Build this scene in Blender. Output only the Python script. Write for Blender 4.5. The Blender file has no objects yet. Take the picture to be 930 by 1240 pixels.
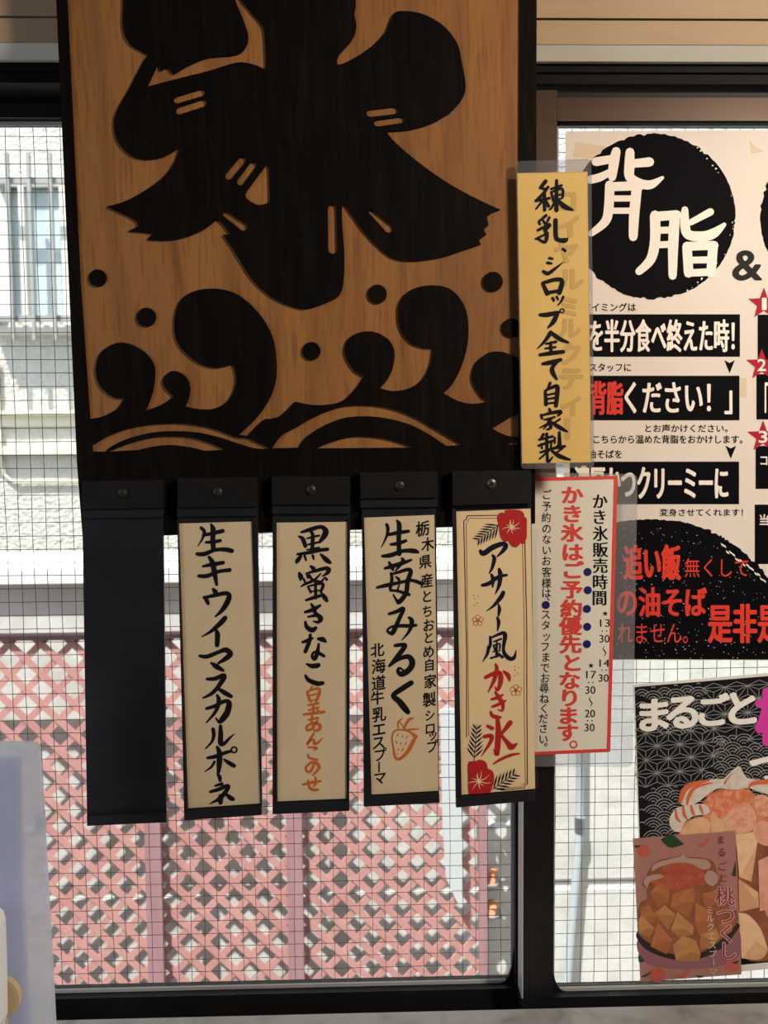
import bpy, math, random
from mathutils import Vector, Matrix, geometry
random.seed(7)
C = bpy.context.scene.collection
S = bpy.context.scene
# ------------------------------------------------------------------ camera
F = 900.0; CX, CY = 465.0, 620.0
CAM = Vector((0, -0.86, 1.65))
R = math.radians
RM = Matrix.Rotation(R(-1.2), 3, 'Z') @ Matrix.Rotation(R(90 - 3.3), 3, 'X') @ Matrix.Rotation(R(-0.5), 3, 'Z')
cd = bpy.data.cameras.new('camera'); cam = bpy.data.objects.new('camera', cd); C.objects.link(cam)
cam.matrix_world = Matrix.Translation(CAM) @ RM.to_4x4()
cd.sensor_width = 36; cd.sensor_fit = 'AUTO'; cd.lens = 36 * F / 1240
cd.clip_start = 0.02
cd.dof.use_dof = True; cd.dof.focus_distance = 0.84; cd.dof.aperture_fstop = 8.0
S.camera = cam
# ------------------------------------------------------------------ light
w = bpy.data.worlds.new('sky'); S.world = w; w.use_nodes = True
w.node_tree.nodes['Background'].inputs[0].default_value = (0.80, 0.90, 1.0, 1)
w.node_tree.nodes['Background'].inputs[1].default_value = 1.9
def light(name, kind, loc, energy, col, size=None, target=None, rot=None):
    l = bpy.data.lights.new(name, kind); l.energy = energy; l.color = col
    o = bpy.data.objects.new(name, l); C.objects.link(o); o.location = loc
    if size and kind == 'AREA': l.shape = 'DISK'; l.size = size
    if size and kind != 'AREA': l.shadow_soft_size = size
    if target is not None:
        o.rotation_euler = (Vector(target) - Vector(loc)).to_track_quat('-Z', 'Y').to_euler()
    return o
sun = light('sun', 'SUN', (0, 0, 6), 9.5, (1.0, 0.96, 0.89))
sun.data.angle = R(0.6)
sun.rotation_euler = Vector((0.28, 0.42, -0.92)).to_track_quat('-Z', 'Y').to_euler()
light('ceiling_lamp_light', 'AREA', (0.95, -1.05, 2.2), 19.5, (1.0, 0.85, 0.68), 0.22, (0.40, 0, 1.40))
light('cool_side_fill', 'AREA', (-1.7, -1.2, 1.7), 10.0, (0.72, 0.84, 1.0), 0.9, (-0.4, 0, 1.3))  # added cool fill for the left side
S.view_settings.view_transform = 'Standard'; S.view_settings.look = 'None'
S.view_settings.exposure = 0.0; S.view_settings.gamma = 1.0; S.view_settings.use_curve_mapping = False
# ------------------------------------------------------------------ helpers
def ray(px, py):
    return RM @ Vector(((px - CX) / F, -(py - CY) / F, -1.0))
class Plane:
    def __init__(s, p, n): s.p = Vector(p); s.n = Vector(n).normalized()
    def at(s, px, py, off=0.0):
        d = ray(px, py); p = s.p + s.n * off
        return CAM + d * ((p - CAM).dot(s.n) / d.dot(s.n))
def YP(y): return Plane((0, y, 0), (0, -1, 0))
_t = R(4.5)
_b = YP(-0.06).at(360, 300)
BP = Plane(_b, (0, -math.cos(_t), -math.sin(_t)))      # the hanging signboard leans forward
def srgb(r, g, b):
    f = lambda c: (c / 255 / 12.92) if c <= 10 else (((c / 255) + .055) / 1.055) ** 2.4
    return (f(r), f(g), f(b), 1)
MATS = {}
def mat(name, col, rough=0.6, spec=0.3, metal=0.0, transl=0.0, alpha=1.0, noise=None, bump=None, coat=0.0):
    if name in MATS: return MATS[name]
    m = bpy.data.materials.new(name); m.use_nodes = True
    nt = m.node_tree; N = nt.nodes; L = nt.links
    p = N['Principled BSDF']; out = N['Material Output']
    p.inputs['Base Color'].default_value = col; p.inputs['Roughness'].default_value = rough
    p.inputs['Specular IOR Level'].default_value = spec; p.inputs['Metallic'].default_value = metal
    p.inputs['Coat Weight'].default_value = coat
    tc = N.new('ShaderNodeTexCoord')
    basecol = None
    if noise:                                             # (scale xyz, colour 2, contrast)
        sc, c2, lo, hi = noise
        mp = N.new('ShaderNodeMapping'); mp.inputs['Scale'].default_value = sc
        nz = N.new('ShaderNodeTexNoise'); nz.inputs['Scale'].default_value = 1.0; nz.inputs['Detail'].default_value = 6
        nz.inputs['Distortion'].default_value = 0.6
        rp = N.new('ShaderNodeValToRGB'); rp.color_ramp.elements[0].position = lo; rp.color_ramp.elements[1].position = hi
        rp.color_ramp.elements[0].color = col; rp.color_ramp.elements[1].color = c2
        L.new(tc.outputs['Object'], mp.inputs[0]); L.new(mp.outputs[0], nz.inputs['Vector'])
        L.new(nz.outputs[0], rp.inputs[0]); L.new(rp.outputs[0], p.inputs['Base Color']); basecol = rp.outputs[0]
    if bump:
        sc, st, dist = bump
        mp = N.new('ShaderNodeMapping'); mp.inputs['Scale'].default_value = sc
        nz = N.new('ShaderNodeTexNoise'); nz.inputs['Scale'].default_value = 1.0; nz.inputs['Detail'].default_value = 4
        bp = N.new('ShaderNodeBump'); bp.inputs['Strength'].default_value = st; bp.inputs['Distance'].default_value = dist
        L.new(tc.outputs['Object'], mp.inputs[0]); L.new(mp.outputs[0], nz.inputs['Vector'])
        L.new(nz.outputs[0], bp.inputs['Height']); L.new(bp.outputs[0], p.inputs['Normal'])
    last = p.outputs[0]
    if transl:
        t = N.new('ShaderNodeBsdfTranslucent'); t.inputs[0].default_value = col
        if basecol: L.new(basecol, t.inputs[0])
        mx = N.new('ShaderNodeMixShader'); mx.inputs[0].default_value = transl
        L.new(last, mx.inputs[1]); L.new(t.outputs[0], mx.inputs[2]); last = mx.outputs[0]
    if alpha < 1:
        t = N.new('ShaderNodeBsdfTransparent')
        mx = N.new('ShaderNodeMixShader'); mx.inputs[0].default_value = alpha
        L.new(t.outputs[0], mx.inputs[1]); L.new(last, mx.inputs[2]); last = mx.outputs[0]
    L.new(last, out.inputs[0])
    MATS[name] = m
    return m
def glassy(name, tint, gloss, rough=0.02, haze=0.0):
    if name in MATS: return MATS[name]
    m = bpy.data.materials.new(name); m.use_nodes = True
    nt = m.node_tree; N = nt.nodes; L = nt.links; N.remove(N['Principled BSDF'])
    t = N.new('ShaderNodeBsdfTransparent'); t.inputs[0].default_value = tint
    g = N.new('ShaderNodeBsdfGlossy'); g.inputs['Roughness'].default_value = rough
    mx = N.new('ShaderNodeMixShader'); lw = N.new('ShaderNodeFresnel'); lw.inputs[0].default_value = 1.35
    ma = N.new('ShaderNodeMath'); ma.operation = 'MULTIPLY'; ma.inputs[1].default_value = gloss
    L.new(lw.outputs[0], ma.inputs[0]); L.new(ma.outputs[0], mx.inputs[0])
    L.new(t.outputs[0], mx.inputs[1]); L.new(g.outputs[0], mx.inputs[2]); last = mx.outputs[0]
    if haze:
        d = N.new('ShaderNodeBsdfDiffuse'); d.inputs[0].default_value = (.75, .76, .78, 1)
        tr = N.new('ShaderNodeBsdfTranslucent'); tr.inputs[0].default_value = (.75, .76, .8, 1)
        m1 = N.new('ShaderNodeMixShader'); L.new(d.outputs[0], m1.inputs[1]); L.new(tr.outputs[0], m1.inputs[2])
        m2 = N.new('ShaderNodeMixShader'); m2.inputs[0].default_value = haze
        L.new(last, m2.inputs[1]); L.new(m1.outputs[0], m2.inputs[2]); last = m2.outputs[0]
    L.new(last, N['Material Output'].inputs[0]); MATS[name] = m
    return m

class MB:
    def __init__(s): s.v = []; s.f = []; s.q = 0
    def raw(s, vs, fs):
        b = len(s.v); s.v += [Vector(v) for v in vs]; s.f += [tuple(b + i for i in f) for f in fs]
    def flat(s, pts, faces, pl, off):                    # pixel-space polygons laid on a plane
        s.q = (s.q + 1) % 24; off += s.q * 6e-6              # each layer of ink lies a hair above the one before
        s.raw([pl.at(x, y, off) for x, y in pts], faces)
    def prism(s, poly, pl, o0, o1, holes=()):
        loops = [poly] + list(holes)
        front = [[pl.at(p[0], p[1], o1) for p in l] for l in loops]
        tri = geometry.tessellate_polygon([[Vector((p[0], p[1], 0)) for p in l] for l in loops])
        ff = [v for l in front for v in l]
        bk = [v - pl.n * (o1 - o0) for v in ff]; n = len(ff)
        fs = []
        for t in tri:
            fs.append(t); fs.append(tuple(n + i for i in reversed(t)))
        k = 0
        for l in loops:
            m = len(l)
            for i in range(m):
                a, b = k + i, k + (i + 1) % m
                fs.append((a, b, n + b, n + a))
            k += m
        s.raw(ff + bk, fs); return s
    def poly(s, poly, pl, off):
        tri = geometry.tessellate_polygon([[Vector((p[0], p[1], 0)) for p in poly]])
        s.flat([(p[0], p[1]) for p in poly], tri, pl, off); return s
    def box(s, x0, x1, y0, y1, z0, z1):
        vs = [(x, y, z) for x in (x0, x1) for y in (y0, y1) for z in (z0, z1)]
        s.raw(vs, [(0, 1, 3, 2), (4, 6, 7, 5), (0, 4, 5, 1), (2, 3, 7, 6), (0, 2, 6, 4), (1, 5, 7, 3)]); return s
    def obox(s, a, b, wdt, dep, up):                      # bar from a to b, width across, depth along 'up'
        a, b = Vector(a), Vector(b); d = (b - a).normalized(); u = Vector(up).normalized(); sd = d.cross(u).normalized()
        vs = [p + sd * (wdt / 2 * i) + u * (dep / 2 * j) for p in (a, b) for i in (-1, 1) for j in (-1, 1)]
        s.raw(vs, [(0, 1, 3, 2), (4, 6, 7, 5), (0, 4, 5, 1), (2, 3, 7, 6), (0, 2, 6, 4), (1, 5, 7, 3)]); return s
    def tube(s, pts, r, n=10):
        pts = [Vector(p) for p in pts]; vs = []; fs = []
        for i, p in enumerate(pts):
            d = (pts[min(i + 1, len(pts) - 1)] - pts[max(i - 1, 0)]).normalized()
            u = d.orthogonal().normalized() if abs(d.z) > .9 else d.cross(Vector((0, 0, 1))).normalized()
            v = d.cross(u)
            rr = r[i] if isinstance(r, (list, tuple)) else r
            vs += [p + (u * math.cos(2 * math.pi * k / n) + v * math.sin(2 * math.pi * k / n)) * rr for k in range(n)]
        for i in range(len(pts) - 1):
            for k in range(n):
                fs.append((i * n + k, i * n + (k + 1) % n, (i + 1) * n + (k + 1) % n, (i + 1) * n + k))
        fs.append(tuple(range(n))); fs.append(tuple(range(len(vs) - n, len(vs))))
        s.raw(vs, fs); return s
    def ball(s, c, r, sx=1, sy=1, sz=1, n=14, m=9):
        vs = []; fs = []
        for i in range(m + 1):
            t = math.pi * i / m
            for k in range(n):
                p = 2 * math.pi * k / n
                vs.append(Vector(c) + Vector((r * sx * math.sin(t) * math.cos(p), r * sy * math.sin(t) * math.sin(p), r * sz * math.cos(t))))
        for i in range(m):
            for k in range(n):
                fs.append((i * n + k, i * n + (k + 1) % n, (i + 1) * n + (k + 1) % n, (i + 1) * n + k))
        s.raw(vs, fs); return s
    def stroke(s, pts, pl, off, cap=True):               # brush stroke: (x, y, width) in pixels
        P = smooth_open(pts)
        n = len(P); L = []; Rr = []
        for i in range(n):
            a = P[max(i - 1, 0)]; b = P[min(i + 1, n - 1)]
            dx, dy = b[0] - a[0], b[1] - a[1]; l = math.hypot(dx, dy) or 1
            nx, ny = -dy / l, dx / l; h = P[i][2] / 2
            L.append((P[i][0] + nx * h, P[i][1] + ny * h)); Rr.append((P[i][0] - nx * h, P[i][1] - ny * h))
        vs = L + Rr; fs = [(i, i + 1, n + i + 1, n + i) for i in range(n - 1)]
        s.flat(vs, fs, pl, off)
        if cap:
            for e in (0, n - 1):
                r = P[e][2] / 2
                s.flat([(P[e][0] + r * math.cos(k * .785), P[e][1] + r * math.sin(k * .785)) for k in range(8)], [tuple(range(8))], pl, off)
        return s
    def disc(s, x, y, r, pl, off, n=24, ry=None):
        ry = ry or r
        s.flat([(x + r * math.cos(2 * math.pi * k / n), y + ry * math.sin(2 * math.pi * k / n)) for k in range(n)], [tuple(range(n))], pl, off); return s
    def ring(s, x, y, r, wd, pl, off, n=20, a0=0, a1=6.2832):
        vs = []
        for k in range(n + 1):
            a = a0 + (a1 - a0) * k / n
            for q in (r - wd / 2, r + wd / 2): vs.append((x + q * math.cos(a), y + q * math.sin(a)))
        s.flat(vs, [(2 * k, 2 * k + 1, 2 * k + 3, 2 * k + 2) for k in range(n)], pl, off); return s
    def build(s, name, m, parent=None, smooth=False):
        org = Vector((0, 0, 0)); p = parent
        while p is not None: org += Vector(p.location); p = p.parent
        me = bpy.data.meshes.new(name); me.from_pydata([v - org for v in s.v], [], s.f); me.validate(); me.update()
        if m: me.materials.append(m)
        if smooth: me.polygons.foreach_set('use_smooth', [True] * len(me.polygons))
        o = bpy.data.objects.new(name, me); C.objects.link(o)
        if parent is not None: o.parent = parent
        return o
def cr(p0, p1, p2, p3, t):
    return tuple(0.5 * (2 * p1[i] + (p2[i] - p0[i]) * t + (2 * p0[i] - 5 * p1[i] + 4 * p2[i] - p3[i]) * t * t + (3 * p1[i] - p0[i] - 3 * p2[i] + p3[i]) * t ** 3) for i in range(len(p1)))
def smooth_open(pts, k=5):
    out = []; n = len(pts)
    for i in range(n - 1):
        p0 = pts[max(i - 1, 0)]; p3 = pts[min(i + 2, n - 1)]
        for j in range(k): out.append(cr(p0, pts[i], pts[i + 1], p3, j / k))
    out.append(pts[-1])
    return [(a, b, max(c, .3)) for a, b, c in out]
def smooth(pts, k=4):                                     # closed outline; a third value marks a sharp corner
    out = []; n = len(pts)
    for i in range(n):
        p1 = pts[i]; p2 = pts[(i + 1) % n]; p0 = pts[i - 1]; p3 = pts[(i + 2) % n]
        if len(p1) > 2: p0 = p1
        if len(p2) > 2: p3 = p2
        for j in range(k): out.append(cr(p0[:2], p1[:2], p2[:2], p3[:2], j / k))
    return out
def capsule(a, b, w0, w1=None):
    w1 = w1 or w0; an = math.atan2(b[1] - a[1], b[0] - a[0])
    return [(b[0] + w1 / 2 * math.cos(an + t), b[1] + w1 / 2 * math.sin(an + t)) for t in (-1.57, -.8, 0, .8, 1.57)] + \
           [(a[0] + w0 / 2 * math.cos(an + t), a[1] + w0 / 2 * math.sin(an + t)) for t in (1.57, 2.35, 3.14, 3.93, 4.71)]
def empty(name, loc):
    o = bpy.data.objects.new(name, None); C.objects.link(o); o.location = loc; o.empty_display_size = .05
    return o
def tag(o, label=None, cat=None, group=None, kind=None):
    for k, v in (('label', label), ('category', cat), ('group', group), ('kind', kind)):
        if v: o[k] = v
    return o
# --- lettering
_gc = {}
def glyph(s, bold=0.0, xb=0.0):
    k = (s, bold, xb)
    if k not in _gc:
        c = bpy.data.curves.new('glyph', 'FONT'); c.body = s; c.offset = bold; c.resolution_u = 4
        o = bpy.data.objects.new('glyph', c); C.objects.link(o)
        dg = bpy.context.evaluated_depsgraph_get()
        me = bpy.data.meshes.new_from_object(o.evaluated_get(dg))
        vs = [(v.co.x, v.co.y) for v in me.vertices]; fs = [tuple(p.vertices) for p in me.polygons]
        bpy.data.objects.remove(o); bpy.data.curves.remove(c); bpy.data.meshes.remove(me)
        _gc[k] = (vs, fs)
    return _gc[k]
def dilate(bold, xb):                                    # heavier weights: the outline laid down again around a small ring
    out = [(0, 0)]; bold *= .62; xb *= .62
    if bold: out += [((bold + xb) * math.cos(k * math.pi / 4), bold * math.sin(k * math.pi / 4)) for k in range(8)]
    elif xb: out += [(-xb, 0), (xb, 0)]
    return out
def hline(mb, s, box, pl, off, bold=0.0, xb=0.0, rise=0.0):   # a line of writing fitted to its outline box
    vs, fs = glyph(s)
    x0 = min(v[0] for v in vs); x1 = max(v[0] for v in vs); y0 = min(v[1] for v in vs); y1 = max(v[1] for v in vs)
    a, b, c, d = box
    out = [(a + (x - x0) / (x1 - x0) * (c - a), d - (y - y0) / (y1 - y0) * (d - b)) for x, y in vs]
    k_ = (d - b) / (y1 - y0)
    for qx, qy in dilate(bold, xb):
        mb.flat([(x + qx * k_, y + qy * k_ - rise * (x - (a + c) / 2)) for x, y in out], fs, pl, off)
def char(mb, ch, x, y, sx, sy, pl, off, bold=0.0, xb=0.0, rise=0.0, turn=False, lean=0.0):   # one character centred in its em square
    vs, fs = glyph(ch)
    cx = (min(v[0] for v in vs) + max(v[0] for v in vs)) / 2 if len(ch) > 1 else 0.5
    out = []
    for u, v in vs:
        u -= cx; v -= 0.38
        if turn: u, v = v, -u
        if len(ch) == 1 and ch in '。、': u += .55; v += .55
        px = x + u * sx + lean * v * sx; py = y - v * sy - rise * u * sx
        out.append((px, py))
    for qx, qy in dilate(bold, xb):
        mb.flat([(x_ + qx * sx, y_ + qy * sy) for x_, y_ in out], fs, pl, off)
def strokes(mb, o, data, pl, off, k=1.16):                       # o = (x0, y0, scale) of the traced detail
    for st in data:
        mb.stroke([(o[0] + x / o[2], o[1] + y / o[2], wd * k / o[2]) for x, y, wd in st], pl, off)
def T(o, pts): return [(o[0] + p[0] / o[2], o[1] + p[1] / o[2]) + tuple(p[2:]) for p in pts]
def star(x, y, r, q=.42):
    return [(x + (r if k % 2 == 0 else r * q) * math.sin(math.pi * k / 5), y - (r if k % 2 == 0 else r * q) * math.cos(math.pi * k / 5)) for k in range(10)]

# ------------------------------------------------------------------ materials
def wood(name, c1, c2, c3):
    m = mat(name, c1, .55, .22, noise=((7, 7, 1.6), c2, .35, .7), bump=((160, 160, 7), .15, .002))
    nt = m.node_tree; N = nt.nodes; L = nt.links; p = N['Principled BSDF']
    base = p.inputs['Base Color'].links[0].from_socket
    tc = N.new('ShaderNodeTexCoord'); mp = N.new('ShaderNodeMapping'); mp.inputs['Scale'].default_value = (1, 1, .16); mp.inputs['Rotation'].default_value = (0, .10, 0)
    wv = N.new('ShaderNodeTexWave'); wv.inputs['Scale'].default_value = 6; wv.inputs['Distortion'].default_value = 7; wv.inputs['Detail'].default_value = 3; wv.inputs['Detail Scale'].default_value = 1.6
    rp = N.new('ShaderNodeValToRGB'); rp.color_ramp.elements[0].position = .62; rp.color_ramp.elements[1].position = 1.0
    rp.color_ramp.elements[0].color = (0, 0, 0, 1); rp.color_ramp.elements[1].color = (.34, .34, .34, 1)
    L.new(tc.outputs['Object'], mp.inputs[0]); L.new(mp.outputs[0], wv.inputs[0]); L.new(wv.outputs['Fac'], rp.inputs[0])
    m2 = N.new('ShaderNodeMapping'); m2.inputs['Scale'].default_value = (260, 260, 6); nz = N.new('ShaderNodeTexNoise'); nz.inputs['Scale'].default_value = 1
    L.new(tc.outputs['Object'], m2.inputs[0]); L.new(m2.outputs[0], nz.inputs['Vector'])
    r2 = N.new('ShaderNodeValToRGB'); r2.color_ramp.elements[0].position = .50; r2.color_ramp.elements[1].position = .72
    r2.color_ramp.elements[0].color = (0, 0, 0, 1); r2.color_ramp.elements[1].color = (.55, .55, .55, 1)
    L.new(nz.outputs[0], r2.inputs[0])
    for fac in (rp.outputs[0], r2.outputs[0]):
        mx = N.new('ShaderNodeMixRGB'); mx.inputs[2].default_value = c3
        L.new(fac, mx.inputs[0]); L.new(base, mx.inputs[1]); base = mx.outputs[0]
    L.new(base, p.inputs['Base Color'])
    return m
M_light = wood('pale carved wood', (.32, .143, .042, 1), (.23, .098, .029, 1), (.13, .052, .018, 1))
M_dark = mat('dark stained wood', (.004, .003, .0026, 1), .6, .045, noise=((130, 130, 5), (.011, .0068, .0048, 1), .45, .8), bump=((300, 300, 12), .35, .001))
M_black = mat('black plastic', (.009, .010, .013, 1), .38, .35, noise=((9, 9, 9), (.016, .017, .021, 1), .4, .7))
M_cap = mat('black painted wood', (.008, .0075, .007, 1), .5, .18, noise=((60, 60, 60), (.014, .012, .010, 1), .5, .8))
M_screw = mat('steel screw', (.10, .095, .085, 1), .35, .5, metal=.6)
M_bolt = mat('black screw', (.018, .017, .016, 1), .45, .3)
M_paper = mat('cream washi paper', (.62, .50, .325, 1), .8, .15, noise=((40, 40, 14), (.58, .46, .29, 1), .35, .75))
M_print = mat('cream printed card', (.72, .55, .32, 1), .6, .2, noise=((30, 30, 30), (.70, .53, .30, 1), .35, .75))
M_ink = mat('black ink', (.009, .009, .010, 1), .6, .06)
M_navy = mat('navy ink', (.008, .010, .026, 1), .55, .1)
M_orange = mat('orange ink', (.52, .12, .025, 1), .6, .2)
M_red = mat('red ink', (.40, .016, .018, 1), .55, .25)
M_amber = mat('amber card', (.66, .44, .135, 1), .5, .25, noise=((14, 14, 9), (.60, .385, .11, 1), .35, .7))
M_amber2 = mat('show through ink', (.50, .33, .11, 1), .6, .2)
M_white = mat('white notice paper', (.76, .72, .63, 1), .45, .3, transl=.12)
M_nred = mat('notice red', (.62, .055, .045, 1), .45, .3)
M_blue = mat('blue dots', (.006, .012, .11, 1), .45, .3)
M_clear = glassy('clear plastic film', (.97, .97, .97, 1), .8, .08, haze=.012)
M_rim = glassy('clear sleeve rim', (.84, .85, .88, 1), 2.2, .12, haze=.10)
M_film = glassy('laminate edge film', (.90, .91, .93, 1), .7, .15, haze=.16)
M_poster = mat('poster paper', (.84, .77, .71, 1), .45, .3, transl=.22, noise=((6, 6, 6), (.81, .735, .67, 1), .35, .75))
M_pink = mat('poster black', (.004, .004, .0055, 1), .55, .02)
M_cream = mat('poster cream', (.84, .77, .71, 1), .45, .3)
M_pred = mat('poster red', (.68, .05, .03, 1), .55, .08)
M_star = mat('poster crimson', (.42, .018, .04, 1), .55, .05)
M_grey = mat('poster grey', (.028, .027, .028, 1), .55, .03)
M_tape = mat('yellowed tape', (.66, .52, .38, 1), .5, .3)
M_frame = mat('black aluminium', (.008, .008, .009, 1), .42, .2, noise=((14, 14, 14), (.013, .013, .014, 1), .5, .8))
M_bronze = mat('bronze aluminium', (.075, .045, .032, 1), .30, .5, metal=.4, noise=((3, 3, 60), (.06, .036, .026, 1), .4, .7))
M_steel = mat('worn aluminium', (.42, .42, .43, 1), .4, .5, metal=.2)
M_seal = mat('grey glazing seal', (.36, .36, .35, 1), .6, .3)
M_glass = glassy('wired window glass', (.94, .96, .955, 1), .5, .01, haze=.012)
M_wire = mat('glass wire', (.10, .10, .11, 1), .5, .4, metal=.3)
M_plank = mat('painted planks', (.42, .30, .20, 1), .6, .25, noise=((5, 40, 40), (.36, .255, .165, 1), .35, .75))
M_sill = mat('worn grey sill', (.30, .29, .285, 1), .5, .4, noise=((20, 20, 20), (.17, .165, .16, 1), .5, .75))
M_offw = mat('off white paint', (.66, .64, .58, 1), .6, .3)
M_wall = mat('room plaster', (.40, .33, .26, 1), .85, .1)
M_floor = mat('room floorboards', (.16, .10, .06, 1), .5, .3, noise=((3, 40, 3), (.11, .065, .04, 1), .4, .7))
M_stucco = mat('cream stucco', (.56, .54, .50, 1), .9, .1, noise=((25, 25, 25), (.49, .47, .43, 1), .4, .75), bump=((42, 42, 55), .9, .018))
M_ledge = mat('cream siding trim', (.66, .60, .48, 1), .8, .1)
M_block = mat('grey concrete', (.58, .57, .55, 1), .9, .1, noise=((9, 9, 9), (.46, .45, .43, 1), .4, .75), bump=((70, 70, 70), .4, .004))
M_coping = mat('pale coping', (.74, .75, .72, 1), .8, .1, noise=((12, 12, 12), (.68, .69, .66, 1), .4, .7))
M_lattice = mat('faded red lattice wood', (.50, .265, .245, 1), .75, .15, noise=((8, 8, 8), (.43, .20, .185, 1), .35, .75))
M_post = mat('faded red post wood', (.36, .20, .22, 1), .75, .15, noise=((30, 30, 4), (.29, .15, .165, 1), .35, .75))
M_pipe = mat('pale grey pipe', (.42, .46, .49, 1), .4, .4)
M_wpla = mat('white plastic', (.50, .52, .54, 1), .4, .4)
M_bar = mat('aluminium bars', (.30, .29, .28, 1), .45, .4, metal=.2)
M_dglass = mat('frosted neighbour glass', (.42, .50, .52, 1), .25, .5, noise=((60, 60, 60), (.50, .57, .59, 1), .4, .7))
M_ground = mat('outside ground', (.42, .41, .39, 1), .9, .1, noise=((4, 4, 4), (.32, .31, .29, 1), .4, .7))
M_folder = mat('frosted plastic folder', (.80, .82, .90, 1), .35, .4, transl=.75, alpha=.72)
M_case = mat('white glossy plastic', (.86, .90, .93, 1), .25, .5)
M_beige = mat('beige plastic', (.62, .50, .30, 1), .4, .4)
M_terra = mat('terracotta', (.50, .22, .12, 1), .8, .1)

# ================================================================== SETTING
def struct(name, mb, m, parent=None):
    o = mb.build(name, m, parent)
    if parent is None: o['kind'] = 'structure'
    return o
X0, X1 = -1.05, 1.25                                       # window opening
ZS = YP(-.006).at(640, 1223).z                              # sill height
ZB = ZS - .07
ZH = YP(0.02).at(465, 74).z                                # head of the opening
struct('floor', MB().box(-2.2, 2.4, -3.3, 0.12, -0.06, 0.0), M_floor)
struct('ceiling', MB().box(-2.2, 2.4, -3.3, 0.12, 2.40, 2.46), M_wall)
struct('wall_back', MB().box(-2.2, 2.4, -3.36, -3.3, 0, 2.40), M_wall)
struct('wall_left', MB().box(-2.26, -2.2, -3.3, 0.12, 0, 2.40), M_wall)
struct('wall_right', MB().box(2.4, 2.46, -3.3, 0.12, 0, 2.40), M_wall)
wf = MB()
wf.box(-2.2, 2.4, 0.0, 0.12, 0, ZB - .034); wf.box(-2.2, 2.4, 0.0, 0.12, ZH + .004, 2.40)
wf.box(-2.2, X0, 0.0, 0.12, ZB - .034, ZH + .004); wf.box(X1, 2.4, 0.0, 0.12, ZB - .034, ZH + .004)
struct('wall_front', wf, M_wall)
def zat(px, py, y): return YP(y).at(px, py).z
# planks above the window, and the pale board under them
def hband(y0, y1, pl_t, z_t, z_b): return MB().box(X0 - .4, X1 + .4, y0, y1, z_b, z_t)
g0 = zat(760, 22, -.02); g1 = zat(760, 25, -.02); p0 = zat(760, 54, -.02); pt = zat(760, -75, -.02)
struct('trim_1', MB().box(X0 - .5, X1 + .5, -.02, -.001, g0, pt), M_plank)
struct('trim_2', MB().box(X0 - .5, X1 + .5, -.02, -.001, p0, g1), M_plank)
zb = zat(760, 78, .0)
mb = MB(); xs = (X0 - .5, X1 + .5)
mb.raw([(x, y, z) for x in xs for y, z in ((-.019, p0), (-.001, p0), (-.001, zb), (-.006, zb))],
       [(0, 1, 2, 3), (7, 6, 5, 4), (0, 4, 5, 1), (1, 5, 6, 2), (2, 6, 7, 3), (3, 7, 4, 0)])
struct('trim_3', mb, M_offw)
# outer frame of the sliding window: head rail with tracks, and sill
hd = MB()
zz = [zat(760, p, .01) for p in (80, 92, 104, 118)]
hd.box(X0, X1, .012, .10, zz[2], ZH + .004)
hd.box(X0, X1, .002, .012, zz[1], zz[0] - .001)
hd.box(X0, X1, .006, .012, zz[2], zz[1])
struct('trim_4', hd, mat('black head rail', (.006, .0055, .005, 1), .5, .08, noise=((14, 14, 14), (.010, .009, .008, 1), .5, .8)))
tr = MB(); za = zat(30, 93, .03); tr.box(X0, YP(.03).at(70, 93).x + .3, .008, .012, za - .006, za - .004)
tr.box(X0, YP(.03).at(70, 93).x + .3, .008, .012, zat(30, 98, .03) - .003, zat(30, 98, .03) - .001)
struct('trim_5', tr, M_steel)
struct('trim_6', MB().box(X0, X1, .0005, .12, ZB - .03, ZB), M_frame)          # black track the sashes run in
sl = MB(); sl.box(X0 - .05, X1 + .05, -.045, -.0005, ZS - .10, ZS - .003)
struct('trim_8', sl, M_sill)
ZC = zat(465, 1242, -.11)
struct('trim_7', MB().box(-1.4, 1.6, -.26, -.047, ZC - .35, ZC - .10), M_offw)     # counter ledge under the sill

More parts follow.
